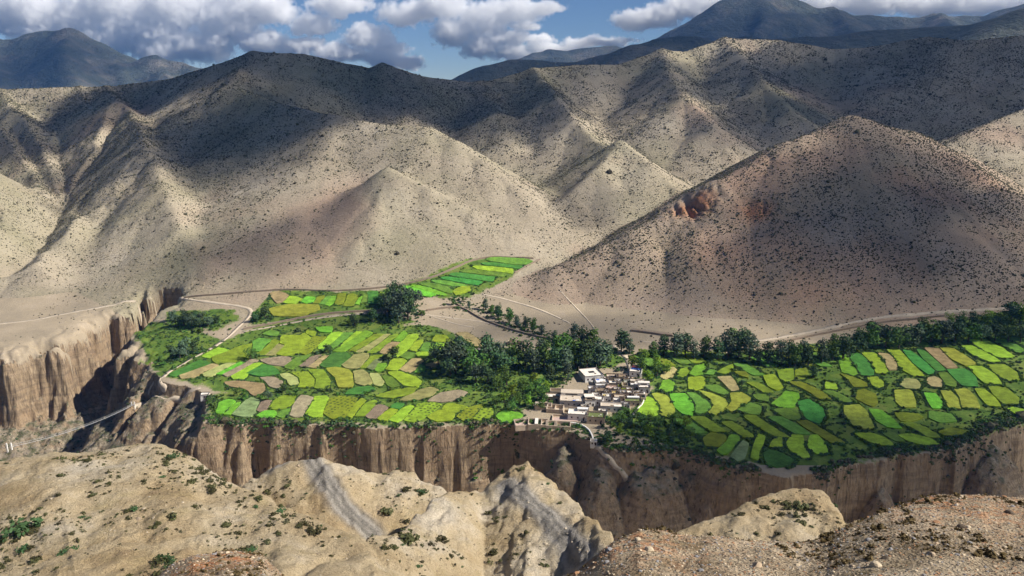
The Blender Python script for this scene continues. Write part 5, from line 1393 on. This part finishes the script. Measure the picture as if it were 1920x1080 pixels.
# ------------------------------------------------------------------ shrubs on the pale mounds, stones on the ledge
rg = np.random.default_rng(21)
SHRUB = [tuft(200 + i, M['shrub'], 170, 0.15) for i in range(5)] + [tuft(210 + i, M['leaf_dark'], 170, 0.15) for i in range(1)]
X, Y, Z, S = scatter(160000, -130, 110, 55, 185, (5,), rg, 0.9)
px = 960 + FPX * X / (CP * Y - SP * (Z - CAM_Z)); dn = SP * Y + CP * (Z - CAM_Z); py = 540 - FPX * dn / (CP * Y - SP * (Z - CAM_Z))
ok = (px > -30) & (px < 1640) & (py < 1100)
X, Y, Z, px, py = X[ok], Y[ok], Z[ok], px[ok], py[ok]
pat = fbm(X, Y, 9, 3, 23)
wdist = np.minimum(seg_dist(X, Y, WASH), seg_dist(X, Y, WASH2))
prob = np.clip(0.12 + 0.8 * pat + 0.3 * fbm(X, Y, 2.5, 2, 25), 0.015, 1) * np.where(px < 450, 1.0, 0.45) * (wdist > 4.5)
k = np.nonzero(rg.uniform(0, 1, len(X)) < prob * 0.5)[0]
k = k[:7000]
big = k[:280]; rest = k[280:]
WHERE = ((0, 450, 'dark shrub on the broad pale mound left of the wash', 'shrubs on the broad pale mound'), (450, 860, 'dark shrub on the pale slopes around the grey wash', 'shrubs around the grey wash'),
         (860, 1170, 'dark shrub on the pointed pale mound below the village', 'shrubs on the pointed mound'), (1170, 1700, 'dark shrub on the rounded mound before the eastern cliff', 'shrubs on the rounded mound'))
for i in big:
    lab = next((w for w in WHERE if w[0] <= px[i] < w[1]), WHERE[0])
    o = new_obj('shrub', SHRUB[int(rg.integers(0, len(SHRUB)))], loc=(X[i], Y[i], Z[i] - 0.05), rz=rg.uniform(0, 6.28))
    s = float(rg.lognormal(-0.36, 0.42)); o.scale = (s * 1.15, s, s * 0.8)
    tag(o, lab[2], 'shrub', lab[3])
SP_ = [proto_obj('small_tuft', tuft(230 + i, M['shrub'], 50, 0.24)) for i in range(3)] + [proto_obj('small_tuft', tuft(240, M['scrub'], 50, 0.24))]
instances('dry_undergrowth', SP_, np.c_[X[rest], Y[rest], Z[rest] - 0.03], rg.lognormal(0, 0.45, len(rest)) * 0.23, 24)

def stone_mesh(i, mat):
    bm = bmesh.new(); bmesh.ops.create_icosphere(bm, subdivisions=2, radius=1.0); r = random.Random(i)
    cuts = [(Vector((r.gauss(0, 1), r.gauss(0, 1), r.gauss(0, 1))).normalized(), r.uniform(.55, .85)) for _ in range(7)]
    for v in bm.verts:
        for n, d in cuts:
            k_ = v.co.dot(n)
            if k_ > d: v.co -= n * (k_ - d)
        v.co.z *= 0.7
    me = bpy.data.meshes.new('stone'); bm.to_mesh(me); bm.free(); me.materials.append(mat)
    return me
STM = [plain('tan_stone', (0.44, 0.34, 0.24), 0.3, 14), plain('grey_stone', (0.27, 0.26, 0.26), 0.3, 14), plain('buff_stone', (0.55, 0.45, 0.32), 0.25, 14), plain('rust_stone', (0.36, 0.20, 0.11), 0.3, 14), plain('dark_stone', (0.13, 0.10, 0.075), 0.3, 14)]
STONES = [stone_mesh(i, STM[i % 5]) for i in range(10)]
SO = [proto_obj('stone', m) for m in STONES]
X, Y, Z, S = scatter(9000, -130, 110, 55, 185, (5,), rg, 0.9)
MS = [proto_obj('rubble_stone', stone_mesh(40 + i, plain('rubble_%d' % i, (0.50 - 0.1 * i, 0.42 - 0.09 * i, 0.31 - 0.07 * i), 0.3, 2))) for i in range(3)]
k = rg.uniform(0, 1, len(X)) < 0.3 + 0.8 * fbm(X, Y, 14, 3, 32)
instances('mound_rubble', MS, np.c_[X[k], Y[k], Z[k]], rg.lognormal(0, 0.6, k.sum()) * 0.10, 33)
def on_ledge(n):
    X = rg.uniform(-5.5, 8.5, n); Y = rg.uniform(2.2, 9.4, n)
    k = gkind(X, Y) == 6
    X, Y = X[k], Y[k]; return X, Y, ground(X, Y)
X, Y, Z = on_ledge(52000)
instances('gravel', SO, np.c_[X, Y, Z], rg.lognormal(0, 0.55, len(X)) * 0.0062, 26)
LT = M['shrub']
DRY = [proto_obj('dry_tuft', tuft(250 + i, plain('dry_lichen_%d' % i, (0.13, 0.095, 0.045), 0.4, 8), 40, 0.3)) for i in range(2)]
X, Y, Z = on_ledge(9000)
k = fbm(X, Y, 1.1, 3, 27) > 0.08
instances('dry_ground_cover', DRY, np.c_[X[k], Y[k], Z[k] - 0.008], rg.lognormal(0, 0.4, k.sum()) * 0.030, 28)
for (x, y, s, m, lab) in [(1642, 1062, 0.055, 2, 'angular buff stone lying near the bottom edge of the gravel ledge'), (1893, 963, 0.055, 4, 'dark stone on the gravel ledge below its right crest'), (1628, 1013, 0.035, 1, 'blue-grey pebble on the middle of the gravel ledge'),
                          (1357, 1006, 0.06, 3, 'rust-coloured stone on the rim before the rounded mound'), (1218, 1033, 0.05, 2, 'pale stone on the gravel ledge near its left crest'), (1420, 1062, 0.05, 0, 'tan stone half sunk in the gravel before the rounded mound'),
                          (1815, 990, 0.035, 2, 'small buff stone on the gravel slope under the right crest'), (1745, 1040, 0.04, 0, 'tan pebble on the lower right gravel slope'), (1512, 1052, 0.03, 1, 'white-grey pebble on the lower middle gravel slope')]:
    p = hit(x, y, 2.0, 9)
    o = new_obj('stone', STONES[m], loc=(p[0], p[1], p[2] + s * 0.15), rz=x); o.scale = (s, s, s)
    tag(o, lab, 'stone', 'stones on the gravel ledge')
